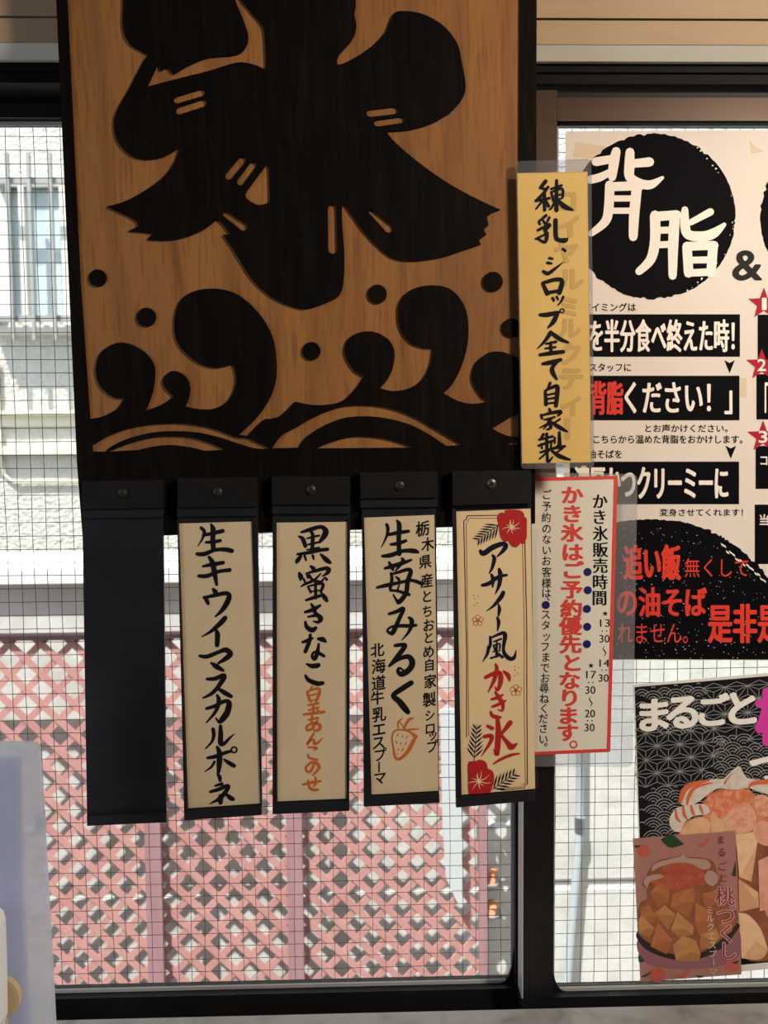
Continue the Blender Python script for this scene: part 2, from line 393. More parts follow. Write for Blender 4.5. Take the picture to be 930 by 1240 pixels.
def sash(n, yf, dep, xl, xr, zt, zb_, gx0, gx1, gz1, gz0, corner, mfr, label_mat):
    r = empty('window_%d' % n, ((xl + xr) / 2, yf, zb_)); r['kind'] = 'structure'
    f = MB()
    f.box(xl, gx0, yf, yf + dep, zb_, zt); f.box(gx1, xr, yf, yf + dep, zb_, zt)
    f.box(gx0, gx1, yf, yf + dep, gz1, zt); f.box(gx0, gx1, yf, yf + dep, zb_, gz0)
    f.build('sash_frame', mfr, r)
    gy = yf + dep * .55
    g = MB(); g.box(gx0 - .004, gx1 + .004, gy, gy + .004, gz0 - .004, gz1 + .004); g.build('glass', M_glass, r)
    wm = MB(); st = .0166; k = 0
    x = gx0 + .004
    while x < gx1:
        pts = [(x + .0006 * math.sin(z * 9 + x * 40) + .0005 * math.sin(z * 31 + x * 90), gy - .0006, z) for z in [gz0 + (gz1 - gz0) * i / 24 for i in range(25)]]
        wm.tube(pts, .00042, 4); x += st
    z = gz0 + .006
    while z < gz1:
        pts = [(xx, gy - .0006, z + .0005 * math.sin(xx * 11 + z * 50)) for xx in [gx0 + (gx1 - gx0) * i / 24 for i in range(25)]]
        wm.tube(pts, .00042, 4); z += st
    wm.build('wire_mesh', M_wire, r)
    s = MB(); e = .004
    for a in ((gx0, gx1, gz0, gz0 + e), (gx0, gx1, gz1 - e, gz1), (gx0, gx0 + e, gz0, gz1), (gx1 - e, gx1, gz0, gz1)):
        s.box(a[0], a[1], gy - .004, gy - .0012, a[2], a[3])
    # curved rubber corner by the meeting stile
    cx, sg = corner
    cs = [(cx, gz0), (cx + sg * .018, gz0)] + [(cx + sg * (.018 - .016 * math.sin(t)), gz0 + .035 * (1 - math.cos(t))) for t in (.3, .6, .9, 1.2, 1.57)] + [(cx, gz0 + .05)]
    n_ = len(cs); cb = MB()
    cb.raw([(x_, gy - .005, z_) for x_, z_ in cs] + [(x_, gy - .001, z_) for x_, z_ in cs],
           [tuple(range(n_)), tuple(range(2 * n_ - 1, n_ - 1, -1))] + [(i, (i + 1) % n_, n_ + (i + 1) % n_, n_ + i) for i in range(n_)])
    s.build('glazing_seal', M_seal, r); cb.build('seal_corner', M_frame, r)
    return r
yl, yr = .052, .014
sash(1, yl, .026, X0, YP(yl).at(634, 1100).x, zat(30, 99, yl), ZB, X0 + .05, YP(yl + .014).at(622, 1000).x, zat(30, 149, yl + .014), zat(560, 1189, yl + .014), (YP(yl + .014).at(622, 1000).x, -1), M_frame, '')
sash(2, yr, .026, YP(yr).at(632.5, 1100).x, X1, zat(760, 112, yr), ZB, YP(yr + .014).at(667, 1100).x, X1 - .05, zat(760, 150, yr + .014), zat(760, 1196, yr + .014), (YP(yr + .014).at(667, 1100).x, 1), M_frame, '')
w2 = bpy.data.objects['window_2']
b = MB()
xa = YP(yr).at(649, 130).x; xb_ = YP(yr).at(674, 130).x
b.box(xb_ + .0003, X1, yr - .0015, yr - .0002, zat(760, 146.5, yr), zat(760, 119, yr))
b.box(YP(yr).at(634, 130).x, xb_, yr - .0015, yr - .0002, zat(660, 700, yr), zat(660, 110, yr))
b.build('bronze_facing', M_bronze, w2)
s = MB(); xq = YP(yr).at(631.5, 1100).x
s.box(xq, xq + .0016, yr - .003, yr + .02, ZS + .002, zat(632, 900, yr)); s.build('edge_strip', M_steel, w2)
w1 = bpy.data.objects['window_1']
s = MB(); xq = YP(yl).at(628.5, 1100).x
s.box(xq - .001, xq + .0008, yl - .003, yl - .0002, ZS + .02, zat(632, 900, yl)); s.build('edge_strip', M_steel, w1)

# ================================================================== OUTSIDE
struct('ground', MB().box(-4, 5, .12, 6, -.30, -.2), M_ground)
YB = 2.6
def bx(px, py, y): return YP(y).at(px, py)
bl = empty('building', (-.6, YB, 0))
ww = [(14, 228), (150, 228), (150, 386), (14, 386)]
wx0 = bx(14, 300, YB).x; wx1 = bx(150, 300, YB).x; wz1 = bx(14, 228, YB).z; wz0 = bx(14, 386, YB).z
m_ = MB()
m_.box(-4, wx0, YB, YB + .2, -.2, 4.5); m_.box(wx1, 5, YB, YB + .2, -.2, 4.5)
m_.box(wx0, wx1, YB, YB + .2, -.2, wz0); m_.box(wx0, wx1, YB, YB + .2, wz1, 4.5)
m_.build('stucco_wall', M_stucco, bl)
for (pa, pb, d) in ((497, 502, .05), (540, 550, .05)):
    z1 = bx(50, pa, YB - d).z; z0 = bx(50, pb, YB - d).z
    MB().box(-4, 5, YB - d, YB + .001, z0, z1).build('ledge', M_ledge, bl)
z1 = bx(50, 502, YB - .02).z; z0 = bx(50, 516, YB - .02).z
MB().box(-4, 5, YB - .02, YB + .001, z0, z1).build('ledge', M_ledge, bl)
fr = MB(); e = .045
for a in ((wx0 - e, wx0, wz0 - e, wz1 + e), (wx1, wx1 + e, wz0 - e, wz1 + e), (wx0, wx1, wz1, wz1 + e), (wx0, wx1, wz0 - e, wz0), ((wx0 + wx1) / 2 - .02, (wx0 + wx1) / 2 + .02, wz0, wz1), (wx0 + .05, wx0 + .075, wz0, wz1)):
    fr.box(a[0], a[1], YB - .03, YB + .05, a[2], a[3])
wn = fr.build('window_frame', M_offw, bl)
MB().box(wx0, wx1, YB + .012, YB + .02, wz0, wz1).build('pane', M_dglass, wn)
MB().box(wx0 - .08, wx1 + .08, YB - .09, YB, wz0 - .075, wz0 - .046).build('window_ledge', M_offw, bl)
gr = MB(); yg = YB - .14
for px in (-18, 8, 34, 60, 86, 112, 138, 164):
    a = bx(px, 185, yg); b_ = bx(px, 412, yg); gr.box(a.x - .007, a.x + .007, yg - .008, yg + .008, b_.z, a.z)
for py in (217, 385):
    a = bx(0, py, yg); gr.box(bx(-22, py, yg).x, bx(168, py, yg).x, yg + .012, yg + .03, a.z - .013, a.z + .013)
for px in (-10, 156):
    for py in (217, 385):
        a = bx(px, py, yg); gr.box(a.x - .015, a.x + .015, yg + .03, YB, a.z - .015, a.z + .015)
gr.build('window_grille', M_bar, bl)
cb = MB(); zc = bx(50, 584, YB).z
cb.tube([(bx(2, 510, YB).x, YB - .015, bx(2, 440, YB).z), (bx(2, 510, YB).x, YB - .015, bx(2, 555, YB).z), (bx(5, 510, YB).x, YB - .015, bx(5, 575, YB).z), (bx(16, 510, YB).x, YB - .015, zc), (2.2, YB - .015, zc)], .008, 8)
cb.build('wall_cable', M_ledge, bl)
tag(bl, 'cream stucco building with a barred window seen through the wired glass', 'building')
# low concrete wall with coping, behind the lattice
YW = 1.46
cw = empty('garden_wall', (0, YW, 0))
zt = bx(300, 704, YW - .05).z; zt2 = bx(300, 668, YW).z
mm = MB(); zj = bx(760, 1063, YW).z; zj2 = bx(760, 1076, YW).z
mm.box(-3, 4, YW, YW + .14, zj, zt + .002); mm.box(-3, 4, YW + .012, YW + .14, zj2, zj); mm.box(-3, 4, YW, YW + .14, -.2, zj2)
mm.build('wall_body', M_block, cw)
cp = MB(); y0, y1 = YW - .05, YW + .20
cp.raw([(x, y, z) for x in (-3, 4) for y, z in ((y0, zt), (y0, zt + .045), ((y0 + y1) / 2, zt + .085), (y1, zt + .045), (y1, zt))],
       [(0, 1, 2, 3, 4), (9, 8, 7, 6, 5), (0, 5, 6, 1), (1, 6, 7, 2), (2, 7, 8, 3), (3, 8, 9, 4), (4, 9, 5, 0)])
cp.build('coping', M_coping, cw)
tag(cw, 'low grey concrete wall with pale coping behind the red lattice', 'wall')
# lattice fence
YF = 1.30
lf = empty('lattice_fence', (-.4, YF, 0))
fx1 = bx(588, 1000, YF).x; fx0 = -2.0; fz1 = bx(300, 768, YF).z; fz0 = -.16
def clip(c, sg):                                          # slat on z = sg*x + c within the panel
    a = fz0; b_ = fz1
    xa_, xb2 = (a - c) / sg, (b_ - c) / sg
    lo, hi = min(xa_, xb2), max(xa_, xb2); lo = max(lo, fx0); hi = min(hi, fx1)
    return (lo, hi) if hi - lo > .02 else None
for sg, yy in ((1, YF + .0022), (-1, YF - .0022)):
    lt = MB(); stp = 38 / F * (YF + .86); c = -4.0
    while c < 6:
        q = clip(c, sg)
        if q: lt.obox((q[0], yy, sg * q[0] + c), (q[1], yy, sg * q[1] + c), .0200, .0042, (0, 1, 0))
        c += stp
    lt.build('lattice_slats', M_lattice, lf)
for px0, px1 in ((-150, -132), (176, 195), (347, 366), (580, 589)):
    xa_ = bx(px0, 1000, YF - .02).x; xb2 = bx(px1, 1000, YF - .02).x
    MB().box(xa_, xb2, YF - .032, YF - .0125, -.2, fz1).build('post', M_post, lf)
MB().box(fx0, fx1, YF - .02, YF + .02, fz1 - .006, fz1 + .008).build('top_rail', mat('dark weathered rail', (.05, .026, .03, 1), .8, .1), lf)
tag(lf, 'faded red diagonal lattice fence outside the window', 'fence')
ws = MB(); yq = YF - .045
ws.prism([(533, 860), (557, 858), (559, 1000), (560, 1100), (552, 1090), (546, 1076), (540, 1062), (536, 1000)], YP(yq), -.004, .004)
o = ws.build('plastic_strip', M_wpla); tag(o, 'long white plastic strip hanging in front of the red lattice', 'strip')
# drain pipe and clutter right of the lattice
pi = empty('drainpipe', bx(690, 1192, YW - .06)); 
pa, pb, pc = bx(703, 800, YW - .045), bx(702, 1000, YW - .045), bx(686, 1200, YW - .06)
MB().tube([pa, pb, pc, (pc.x - .01, pc.y, -.2)], .013, 14).build('pipe', M_pipe, pi, True)
MB().tube([pb + Vector((0, 0, .03)), pb - Vector((0, 0, .02))], .0165, 14).build('pipe_joint', M_pipe, pi, True)
tag(pi, 'pale grey drainpipe against the concrete wall behind the right pane', 'pipe')
tp = empty('water_tap', bx(600, 1000, YW - .06)); c = bx(596, 999, YW - .07)
MB().ball(c, .015).build('tap_knob', M_pipe, tp, True)
MB().tube([c, c + Vector((.05, 0, 0)), c + Vector((.06, .06, 0))], .007, 10).build('tap_pipe', M_wpla, tp, True)
tag(tp, 'pale tap with round knob on the concrete wall beside the lattice end', 'tap')
for py, lb in ((1062, 'small terracotta pot on the wall bracket below the tap'), (1101, 'terracotta pot lower on the wall bracket near the lattice end')):
    c = bx(596, py, YW - .045); t_ = empty('flower_pot', c - Vector((0, 0, .018)))
    MB().tube([c - Vector((0, 0, .018)), c + Vector((0, 0, .016))], [.012, .018], 14).build('pot_body', M_terra, t_, True)
    MB().tube([c + Vector((0, 0, .014)), c + Vector((0, 0, .022))], [.020, .020], 14).build('pot_rim', M_terra, t_, True)
    MB().box(c.x - .02, c.x + .03, c.y - .018, YW + .001, c.z - .022, c.z - .0182).build('bracket', M_bar, t_)
    tag(t_, lb, 'pot')

# ================================================================== SIGNBOARD
sb = empty('wooden_signboard', BP.at(370, 640, -.02))
TOPY = -62
outer = [(65, TOPY), (650.5, TOPY), (650, 0), (648, 634), (100, 651), (93, 560), (68, 0)]
MB().prism(outer, BP, -.022, -.0026).build('backing_panel', M_light, sb)
fm = MB()
fm.prism([(65, TOPY), (78, TOPY), (81, 0), (97, 340), (109, 512), (109, 549), (112, 651), (100, 651), (93, 560), (68, 0)], BP, -.0025, -.0002)
fm.prism([(632, TOPY), (650.5, TOPY), (650, 0), (648, 634), (628, 636), (628, 540), (630, 0)], BP, -.0025, -.0002)
fm.prism([(109, 549), (628, 540), (628, 636), (112, 651)], BP, -.0025, -.0002)
fm.build('border_frame', M_dark, sb)
c1 = [(149, TOPY, 1), (149, 0), (148, 23), (150, 40), (157, 53), (170, 61), (179, 66, 1), (171, 79), (157, 106), (141, 135), (138, 155), (144, 174), (160, 189), (178, 193), (199, 189), (218, 177, 1),
      (212, 194), (199, 213), (173, 232), (150, 244), (129, 250, 1), (157, 263), (166, 269, 1), (167, 274, 1), (155, 280, 1), (170, 281), (185, 283, 1), (178, 290, 1), (199, 291), (221, 288), (244, 279), (263, 265, 1),
      (271, 273), (279, 284, 1), (270, 284, 1), (283, 303), (305, 338), (331, 361), (360, 373), (376, 373), (399, 365), (411, 357), (416, 341), (417, 309), (415, 280), (414, 258), (415, 243, 1),
      (424.5, 258), (441, 281), (457, 298), (473, 311), (489, 315.5), (508, 315.5), (537, 311), (563, 302.5), (582.6, 296, 1), (580, 291, 1), (589, 284, 1), (586, 278, 1), (591.6, 272.6, 1), (589.7, 263, 1), (595.5, 258), (606, 254, 1),
      (570, 237), (537, 218), (505, 195), (479, 172.6), (467.4, 159, 1), (495.5, 157), (521, 150), (544, 137), (560, 119), (564, 103), (559, 74), (553.5, 52), (537, 31), (515, 18), (495.5, 13.5), (479, 14.5), (473, 24), (466.5, 39),
      (453.5, 53), (431, 69), (411.6, 78), (408, 74), (411.6, 64.5), (426, 48), (431.6, 32), (429, 16), (431, 0), (428, TOPY, 1)]
k1 = (60, 0, 3.1); k2 = (360, 0, 3.1)
notch = T(k1, [(685, -30, 1), (705, -30, 1), (720, 0), (760, 50), (800, 100), (810, 180), (812, 262, 1), (760, 240), (700, 235), (600, 265), (500, 290), (365, 325, 1), (410, 228, 1), (415, 265, 1), (440, 250, 1), (465, 278, 1), (520, 245), (600, 215), (700, 205), (738, 170), (745, 130), (730, 80), (697, 0)])
petal = [(325, 196, 1), (326.5, 230), (326.5, 245, 1), (311.6, 248), (297, 237), (305, 222.6)]
hol = [smooth(notch), smooth(petal), capsule((214, 121), (244, 112), 8.5), capsule((217, 134), (246, 124.5), 9), capsule((277, 213), (293, 194), 9.5), capsule((291, 220), (306, 200), 9),
       capsule((273, 259), (295, 275), 7, 9), capsule((448, 137), (478, 133.5), 9), capsule((457, 149), (486, 145), 8), capsule((402, 252), (403, 302), 10, 11), capsule((449, 256), (471, 277), 5, 10)]
MB().prism(smooth(c1), BP, -.0025, 0, hol).build('carved_character', M_dark, sb)
wv = [(100, 509, 1), (108.4, 507.4), (124.5, 504), (142, 494.5), (150, 482.6, 1), (137, 481), (121, 467), (116, 448), (121, 428), (137, 416.5), (153.5, 415.5), (173, 425), (186, 441), (187, 460.6), (182.6, 481.6), (176, 497, 1),
      (195.5, 490), (210, 480, 1), (200, 470), (197, 460.6), (202, 452.6), (211.6, 449), (224.5, 456), (230, 469), (228, 483), (224, 492, 1), (240.6, 495.5), (260, 494.5), (276, 485), (285, 467), (285, 451), (282, 441, 1),
      (260, 445.5), (240.6, 439.7), (221, 423.5), (212, 406), (212, 380), (221, 360.6), (240.6, 351), (266.5, 350), (289, 357.4), (311.6, 377), (328, 402.6), (334, 428), (334, 460.6), (324.5, 486.5), (308, 509), (289, 526.5, 1),
      (299, 528, 1), (318, 509), (328, 507), (340.6, 502.6), (357, 486.5, 1), (376, 490), (395.5, 490), (415, 485), (431, 470), (440.6, 456, 1), (429, 449), (419.7, 435), (417, 422), (423, 409), (437.4, 402), (453.5, 402), (469.7, 410.6),
      (477.7, 425), (476, 444.5), (469.7, 459), (460.6, 470, 1), (476, 473.5), (495.5, 470), (511.6, 459), (521, 441), (524, 422, 1), (511.6, 421), (495.5, 414), (484, 396), (482, 373.5), (489, 357.4), (505, 348), (527.7, 345.5), (547, 351),
      (561.6, 368.7), (567, 389.7), (566.5, 415.5), (560, 441), (548.7, 464), (537.4, 476, 1), (553.5, 485), (573, 489), (591.6, 486, 1), (582.6, 480), (573, 464), (572, 451), (577.7, 438), (592, 427), (608, 426), (623, 431.6), (629, 434, 1),
      (629, 499, 1), (615, 507.4), (596.5, 519, 1), (611.6, 526.8), (629, 530, 1), (629, 552, 1), (105, 556, 1)]
arcs = [[(112, 547, 1), (111, 539.7, 1), (134, 526.8), (163, 517), (198.7, 513), (231, 514), (260, 520), (286, 529.5), (299, 530.5), (311.6, 536), (327, 543.5, 1), (308, 543), (286, 536.5), (266.5, 530), (240.6, 524), (211.6, 522), (182.6, 524), (153.5, 531.6), (134, 541), (128, 547, 1)],
        [(131.6, 547, 1), (157, 536.5), (182.6, 530), (205, 528.4), (231, 530), (253.5, 536.5), (272, 544.5, 1), (247, 546, 1), (231, 542), (208, 539), (186, 540.6), (166.5, 545, 1)],
        [(329, 543, 1), (340.6, 528), (360, 517), (379, 506), (402, 496), (424.5, 491), (457, 492), (482.6, 497.7), (505, 507), (531, 522), (560, 539, 1), (540.6, 540, 1), (521, 526.8), (498.7, 515), (473, 507.4), (444, 504), (415, 506.5), (389, 517), (369.7, 530), (361.6, 542, 1)],
        [(382.6, 543, 1), (402, 535), (424.5, 529), (447, 529), (473, 533), (500, 542, 1)],
        [(615, 538, 1), (627, 532.6, 1), (627, 539, 1)]]
MB().prism(smooth(wv), BP, -.0025, .0001, [smooth(a) for a in arcs]).build('carved_wave', M_dark, sb)
for x, y, r in ((118, 336.5, 10.5), (177, 384, 11.5), (377, 425, 11), (457, 356, 11.5), (597, 341, 12), (619.5, 397, 11.5)):
    MB().prism([(x + r * math.cos(k * math.pi / 14), y + r * math.sin(k * math.pi / 14)) for k in range(28)], BP, -.0025, 0).build('carved_dot', M_dark, sb)
tag(sb, 'large wooden signboard carved with a dark ice character above curling waves', 'sign')

# ================================================================== MENU STRIPS
def holder(name_label, cap, capb, body, lip, paper, screw, cross):
    h = empty('menu_holder', BP.at(body[2][0], body[2][1], 0.0))
    MB().prism(body, BP, .0008, .0040).build('back_plate', M_black, h)
    (ax, ay), (bx_, by) = cap; (cx, cy), (dx, dy) = capb
    MB().prism([(ax, ay), (bx_, by), (dx, dy), (cx, cy)], BP, .0041, .0125).build('cap_bar', M_cap, h)
    # groove line under the cap
    nh = min(11, paper[0][1] - cy - 4, paper[1][1] - dy - 4) if paper else 11
    MB().prism([(cx, cy + .8), (dx, dy + .8), (dx, dy + nh), (cx, cy + nh)], BP, .0041, .0085).build('neck_bar', M_black, h)
    if lip:
        MB().prism(lip, BP, .0041, .0085).build('bottom_lip', M_black, h)
    if paper:
        p = paper
        rl = MB()
        rl.prism([(body[0][0], p[0][1] - 4), (p[0][0] - 1, p[0][1] - 4), (p[3][0] - 1, lip[0][1] - .5), (body[3][0], lip[0][1] - .5)], BP, .0041, .0075)
        if body[1][0] > p[1][0] + 2:
            rl.prism([(p[1][0] + 1, p[1][1] - 4), (body[1][0], p[1][1] - 4), (max(body[2][0], p[2][0] + 1.8), lip[1][1] - .5), (p[2][0] + 1, lip[1][1] - .5)], BP, .0041, .0075)
        rl.build('side_rail', M_black, h)
    sc = MB(); x, y = screw
    cen = BP.at(x, y, .0125)
    sc.tube([cen, cen + BP.n * .0018, cen + BP.n * .0030], [.0052, .0050, .0026], 18)
    so = sc.build('screw', M_screw if cross else M_bolt, h)
    if cross:
        cr_ = MB()
        for a in (.5, 2.07):
            d = Vector((math.cos(a), 0, math.sin(a))) * .0026
            cr_.obox(cen + BP.n * .0031 - d, cen + BP.n * .0031 + d, .0011, .0004, BP.n)
        cr_.build('cross_slot', M_ink, so)
    tag(h, name_label, 'menu holder', 'black menu holders hanging in a row')
    return h
def card(label, p, m):
    o = empty('menu_card', BP.at((p[2][0] + p[3][0]) / 2, p[2][1], .0048))
    MB().prism([(x, y - (3.6 if i > 1 else 0)) for i, (x, y) in enumerate(p)], BP, .0043, .0048).build('paper', m, o)
    tag(o, label, 'menu card', 'handwritten menu cards')
    return o
INK = .0050
holder('empty black menu holder without any card, leftmost of the row', ((98.8, 583), (197, 581)), ((98.6, 616.5), (197.5, 615)), [(99, 584), (197, 582), (201.5, 995.6), (105.5, 1000)], [(105, 988.5), (201.3, 984.5), (201.6, 995.8), (105.5, 1000.2)], None, (149, 597), False)
holder('black holder of the kiwi mascarpone card, second from left', ((216, 579), (311, 578)), ((214.5, 614.5), (311.7, 613.5)), [(214.5, 580), (312, 579), (317, 985), (223, 991)], [(224.5, 982.5), (316.8, 976.5), (317, 987), (223, 993.5)], [(217, 634), (305, 631.5), (315.5, 976.5), (228, 982.5)], (264, 596), False)
holder('black holder of the black syrup kinako card, middle of the row', ((329, 577), (424, 577)), ((329.5, 611), (424, 611)), [(330, 578), (424, 578), (423, 981), (330, 985)], [(330, 974.5), (423.2, 970.6), (423, 982), (330, 986)], [(335, 633), (420.5, 632), (419.5, 970.8), (336, 974.2)], (377, 593), False)
holder('black holder of the strawberry milk card, second from right', ((436, 572), (530, 571)), ((436.5, 603.5), (530, 602.5)), [(438, 573), (527.5, 572), (532, 970), (440.4, 975)], [(440.5, 966.5), (532, 961), (532.3, 972), (440.4, 977)], [(440.8, 627), (526, 623.5), (531, 961.2), (450, 966)], (484, 588), False)
holder('black holder of the red flower acai card, rightmost of the row', ((548, 571), (642, 570)), ((548, 612), (642, 609.5)), [(547.7, 572), (643, 571), (647.5, 968), (552, 976)], [(553, 966.5), (648.5, 958.5), (648, 969.5), (552.5, 978)], [(552.5, 619.5), (642.5, 616), (648, 958.8), (559, 966.3)], (595, 585.5), True)

kA = (225, 620, 6.2); kB = (225, 800, 6.2); kC = (340, 630, 6.2); kD = (340, 800, 6.2); kE = (440, 620, 6.89); kF = (440, 780, 6.2); kG = (550, 610, 6.89); kH = (550, 780, 6.2); kI = (625, 190, 6.2); kJ = (625, 380, 6.2)
# card 2
o = card('cream paper card brushed with one black column reading kiwi mascarpone', [(217, 634), (305, 631.5), (315.5, 976.3), (228, 982.3)], M_paper)
mb = MB()
strokes(mb, kA, [[(115,118,22),(140,150,24),(125,200,16),(92,255,6)],[(130,175,20),(200,160,26),(278,142,28)],[(150,228,16),(200,225,24),(258,215,24)],[(190,92,14),(205,130,34),(203,200,32),(207,275,32)],[(85,315,24),(140,315,30),(220,285,24),(300,282,30),(345,292,30)],
 [(130,408,16),(190,395,26),(280,380,26)],[(100,480,24),(160,480,28),(240,448,24),(330,435,26)],[(175,338,20),(200,380,34),(215,450,34),(232,545,20)],
 [(205,580,20),(222,600,34),(225,622,24)],[(142,640,22),(158,665,28),(168,688,22)],[(135,643,18),(220,625,26),(300,610,28),(325,630,34),(310,680,36),(270,740,28),(222,785,12)],
 [(295,795,32),(260,835,34),(190,895,22),(120,937,8)],[(225,880,16),(238,920,34),(235,1000,30)],
 [(105,1080,20),(160,1085,28),(250,1050,26),(300,1035,34),(335,1065,36),(300,1100,32),(245,1135,16)],[(190,1132,14),(230,1160,34),(280,1190,20)]], BP, INK)
strokes(mb, kB, [[(160,138,20),(220,135,28),(280,110,28),(285,130,34),(240,200,28),(190,250,24),(130,280,12)],[(235,205,16),(290,240,32),(340,268,26)],
 [(155,360,20),(220,340,26),(290,305,26),(325,320,36),(310,390,42),(275,440,38),(250,460,22),(225,430,10)],[(235,260,18),(248,300,30),(225,380,24),(155,465,10)],
 [(205,515,26),(210,560,24),(195,610,18),(148,660,10)],[(260,490,22),(262,550,32),(262,620,34),(290,620,26),(330,580,16),(365,550,6)],
 [(165,730,20),(220,720,26),(300,690,24),(345,680,16)],[(235,648,18),(252,690,34),(252,770,36),(245,840,22)],[(215,760,18),(190,800,16),(140,835,6)],[(285,740,12),(320,765,28),(362,790,28)],
 [(235,850,12),(252,870,26),(258,900,22)],[(220,940,14),(270,925,24)],[(185,985,20),(250,965,26),(310,940,26),(315,960,28),(260,1030,28),(178,1076,6)],[(262,1020,34),(260,1064,32)],[(300,1000,16),(335,1030,32),(355,1040,26)]], BP, INK)
mb.ring(kB[0] + 362 / 6.2, kB[1] + 670 / 6.2, 21 / 6.2, 14 / 6.2, BP, INK)
mb.build('lettering', M_ink, o)
# card 3
o = card('cream paper card with black characters above small orange ones', [(335, 633), (420.5, 632), (419.5, 970.6), (336, 974)], M_paper)
mb = MB()
strokes(mb, kC, [[(135,120,12),(165,140,28),(185,195,26)],[(155,90,16),(220,70,28),(300,50,26),(338,80,38),(325,120,36),(290,165,18)],[(220,75,18),(240,110,24),(238,180,26),(235,240,24)],[(195,138,10),(240,125,16),(290,115,14)],[(190,185,10),(240,175,16),(285,165,14)],[(195,222,10),(240,215,14),(290,205,12)],
 [(125,255,16),(200,245,24),(290,225,24),(350,218,26)],[(150,270,22),(125,305,30),(118,322,12)],[(180,270,18),(190,300,14)],[(240,265,18),(248,290,14)],[(300,255,14),(340,295,34),(370,318,22)],
 [(225,345,16),(245,362,30)],[(140,398,20),(150,425,34),(148,450,12)],[(190,400,12),(260,380,22),(340,360,26),(360,375,32),(345,400,22),(310,420,8)],[(196,405,12),(205,430,18)],[(300,400,10),(250,450,18),(180,480,18),(150,500,8)],[(215,412,16),(240,448,20),(300,462,18),(320,440,12)],[(330,430,14),(345,445,20)],[(172,440,16),(185,470,14)],
 [(205,500,16),(225,540,18)],[(210,495,12),(300,475,18),(318,490,22),(300,540,16)],[(225,535,10),(300,525,12)],[(258,460,16),(262,520,20),(262,585,20)],[(190,600,16),(250,580,24),(320,560,18)],[(305,545,14),(330,580,32),(345,603,24)],
 [(182,690,18),(240,672,28),(296,640,18)],[(228,628,14),(248,660,26),(262,700,26),(300,735,34),(280,765,22),(245,758,10)],[(205,725,14),(255,715,22)],[(185,762,16),(195,800,28),(235,825,34),(262,808,24)],
 [(165,915,18),(210,900,26),(240,885,14)],[(222,860,20),(215,910,26),(185,985,26)],[(280,890,18),(315,895,34),(338,912,16)],[(285,930,16),(275,990,28),(255,1040,28),(235,1020,20),(250,990,16),(290,1000,24),(325,1020,20)],
 [(195,1080,14),(240,1095,32),(290,1085,22),(270,1108,10)],[(185,1165,16),(210,1200,28),(270,1225,32),(315,1222,26)]], BP, INK)
mb.build('lettering', M_ink, o)
mb = MB()
strokes(mb, kD, [[(235,195,14),(220,225,14)],[(200,235,18),(215,290,18),(228,310,12)],[(205,230,14),(270,210,18),(292,225,22),(280,270,20),(265,310,14)],[(225,260,11),(275,248,11)],[(232,300,10),(270,290,10)],
 [(205,335,14),(285,320,14)],[(210,372,12),(285,350,12)],[(245,325,14),(245,390,16)],[(170,405,14),(240,395,20),(325,385,20)],[(270,360,10),(290,385,14)],
 [(210,445,14),(280,430,16)],[(235,415,14),(235,470,16),(250,520,12)],[(275,450,14),(235,510,16),(200,520,18),(195,495,16),(240,470,16),(290,480,20),(290,515,20),(250,530,12)],
 [(245,550,16),(215,600,18),(195,630,14),(230,595,14),(250,600,16),(250,625,18),(280,615,16),(315,580,6)],[(205,650,12),(270,655,16),(245,675,6)],[(205,705,12),(215,730,16),(275,745,16)],
 [(250,775,16),(225,830,18),(195,830,16),(190,800,16),(230,765,18),(275,775,22),(285,810,20),(240,860,10)],[(165,930,16),(230,915,20),(300,905,14)],[(205,900,14),(215,950,18),(240,970,18),(280,968,16)],[(260,875,14),(262,920,18),(245,945,10)]], BP, INK)
tag(mb.build('lettering', M_orange, o), 'orange brush lettering')
# card 4
o = card('cream paper card with three columns of black writing and an orange strawberry', [(440.8, 627), (526, 623.5), (531, 961), (450, 965.8)], M_paper)
mb = MB()
strokes(mb, kE, [[(195,105,24),(205,140,26),(195,200,20),(150,295,6)],[(205,190,22),(280,175,30),(378,160,24)],[(230,270,20),(290,262,30),(355,240,24)],[(280,72,16),(300,110,36),(295,230,34),(300,350,34)],[(160,368,22),(230,360,34),(330,325,28),(420,325,36),(455,335,22)],
 [(180,470,20),(250,450,32),(330,425,30),(400,400,18)],[(215,420,20),(240,465,30),(250,490,12)],[(320,385,14),(330,410,30),(270,490,12)],[(230,510,18),(238,560,26),(225,640,24)],[(235,520,18),(300,500,24),(370,480,28),(395,500,34),(370,580,34),(355,680,34),(300,750,34),(280,740,22),(250,690,12)],[(225,655,18),(290,660,22),(380,690,26)],
 [(115,630,20),(200,610,30),(300,590,24),(400,570,24),(490,598,30)],[(270,540,12),(295,560,22),(300,580,12)],[(300,610,12),(285,650,16)],
 [(215,850,22),(280,830,28),(335,805,30),(300,890,30),(250,1000,36),(225,1010,26),(200,990,18),(230,960,18),(300,950,26),(380,950,28),(440,945,22)],[(380,880,18),(405,910,34),(385,990,24),(320,1072,6)]], BP, INK)
strokes(mb, kF, [[(240,10,24),(300,5,28),(310,20,32),(250,100,30),(190,165,12)],[(195,165,16),(270,110,26),(340,95,34),(368,140,40),(345,190,38),(290,225,38),(260,205,24),(270,180,18),(300,195,12)],[(360,290,34),(290,335,36),(225,385,32),(270,430,40),(310,480,42),(335,510,32)]], BP, INK)
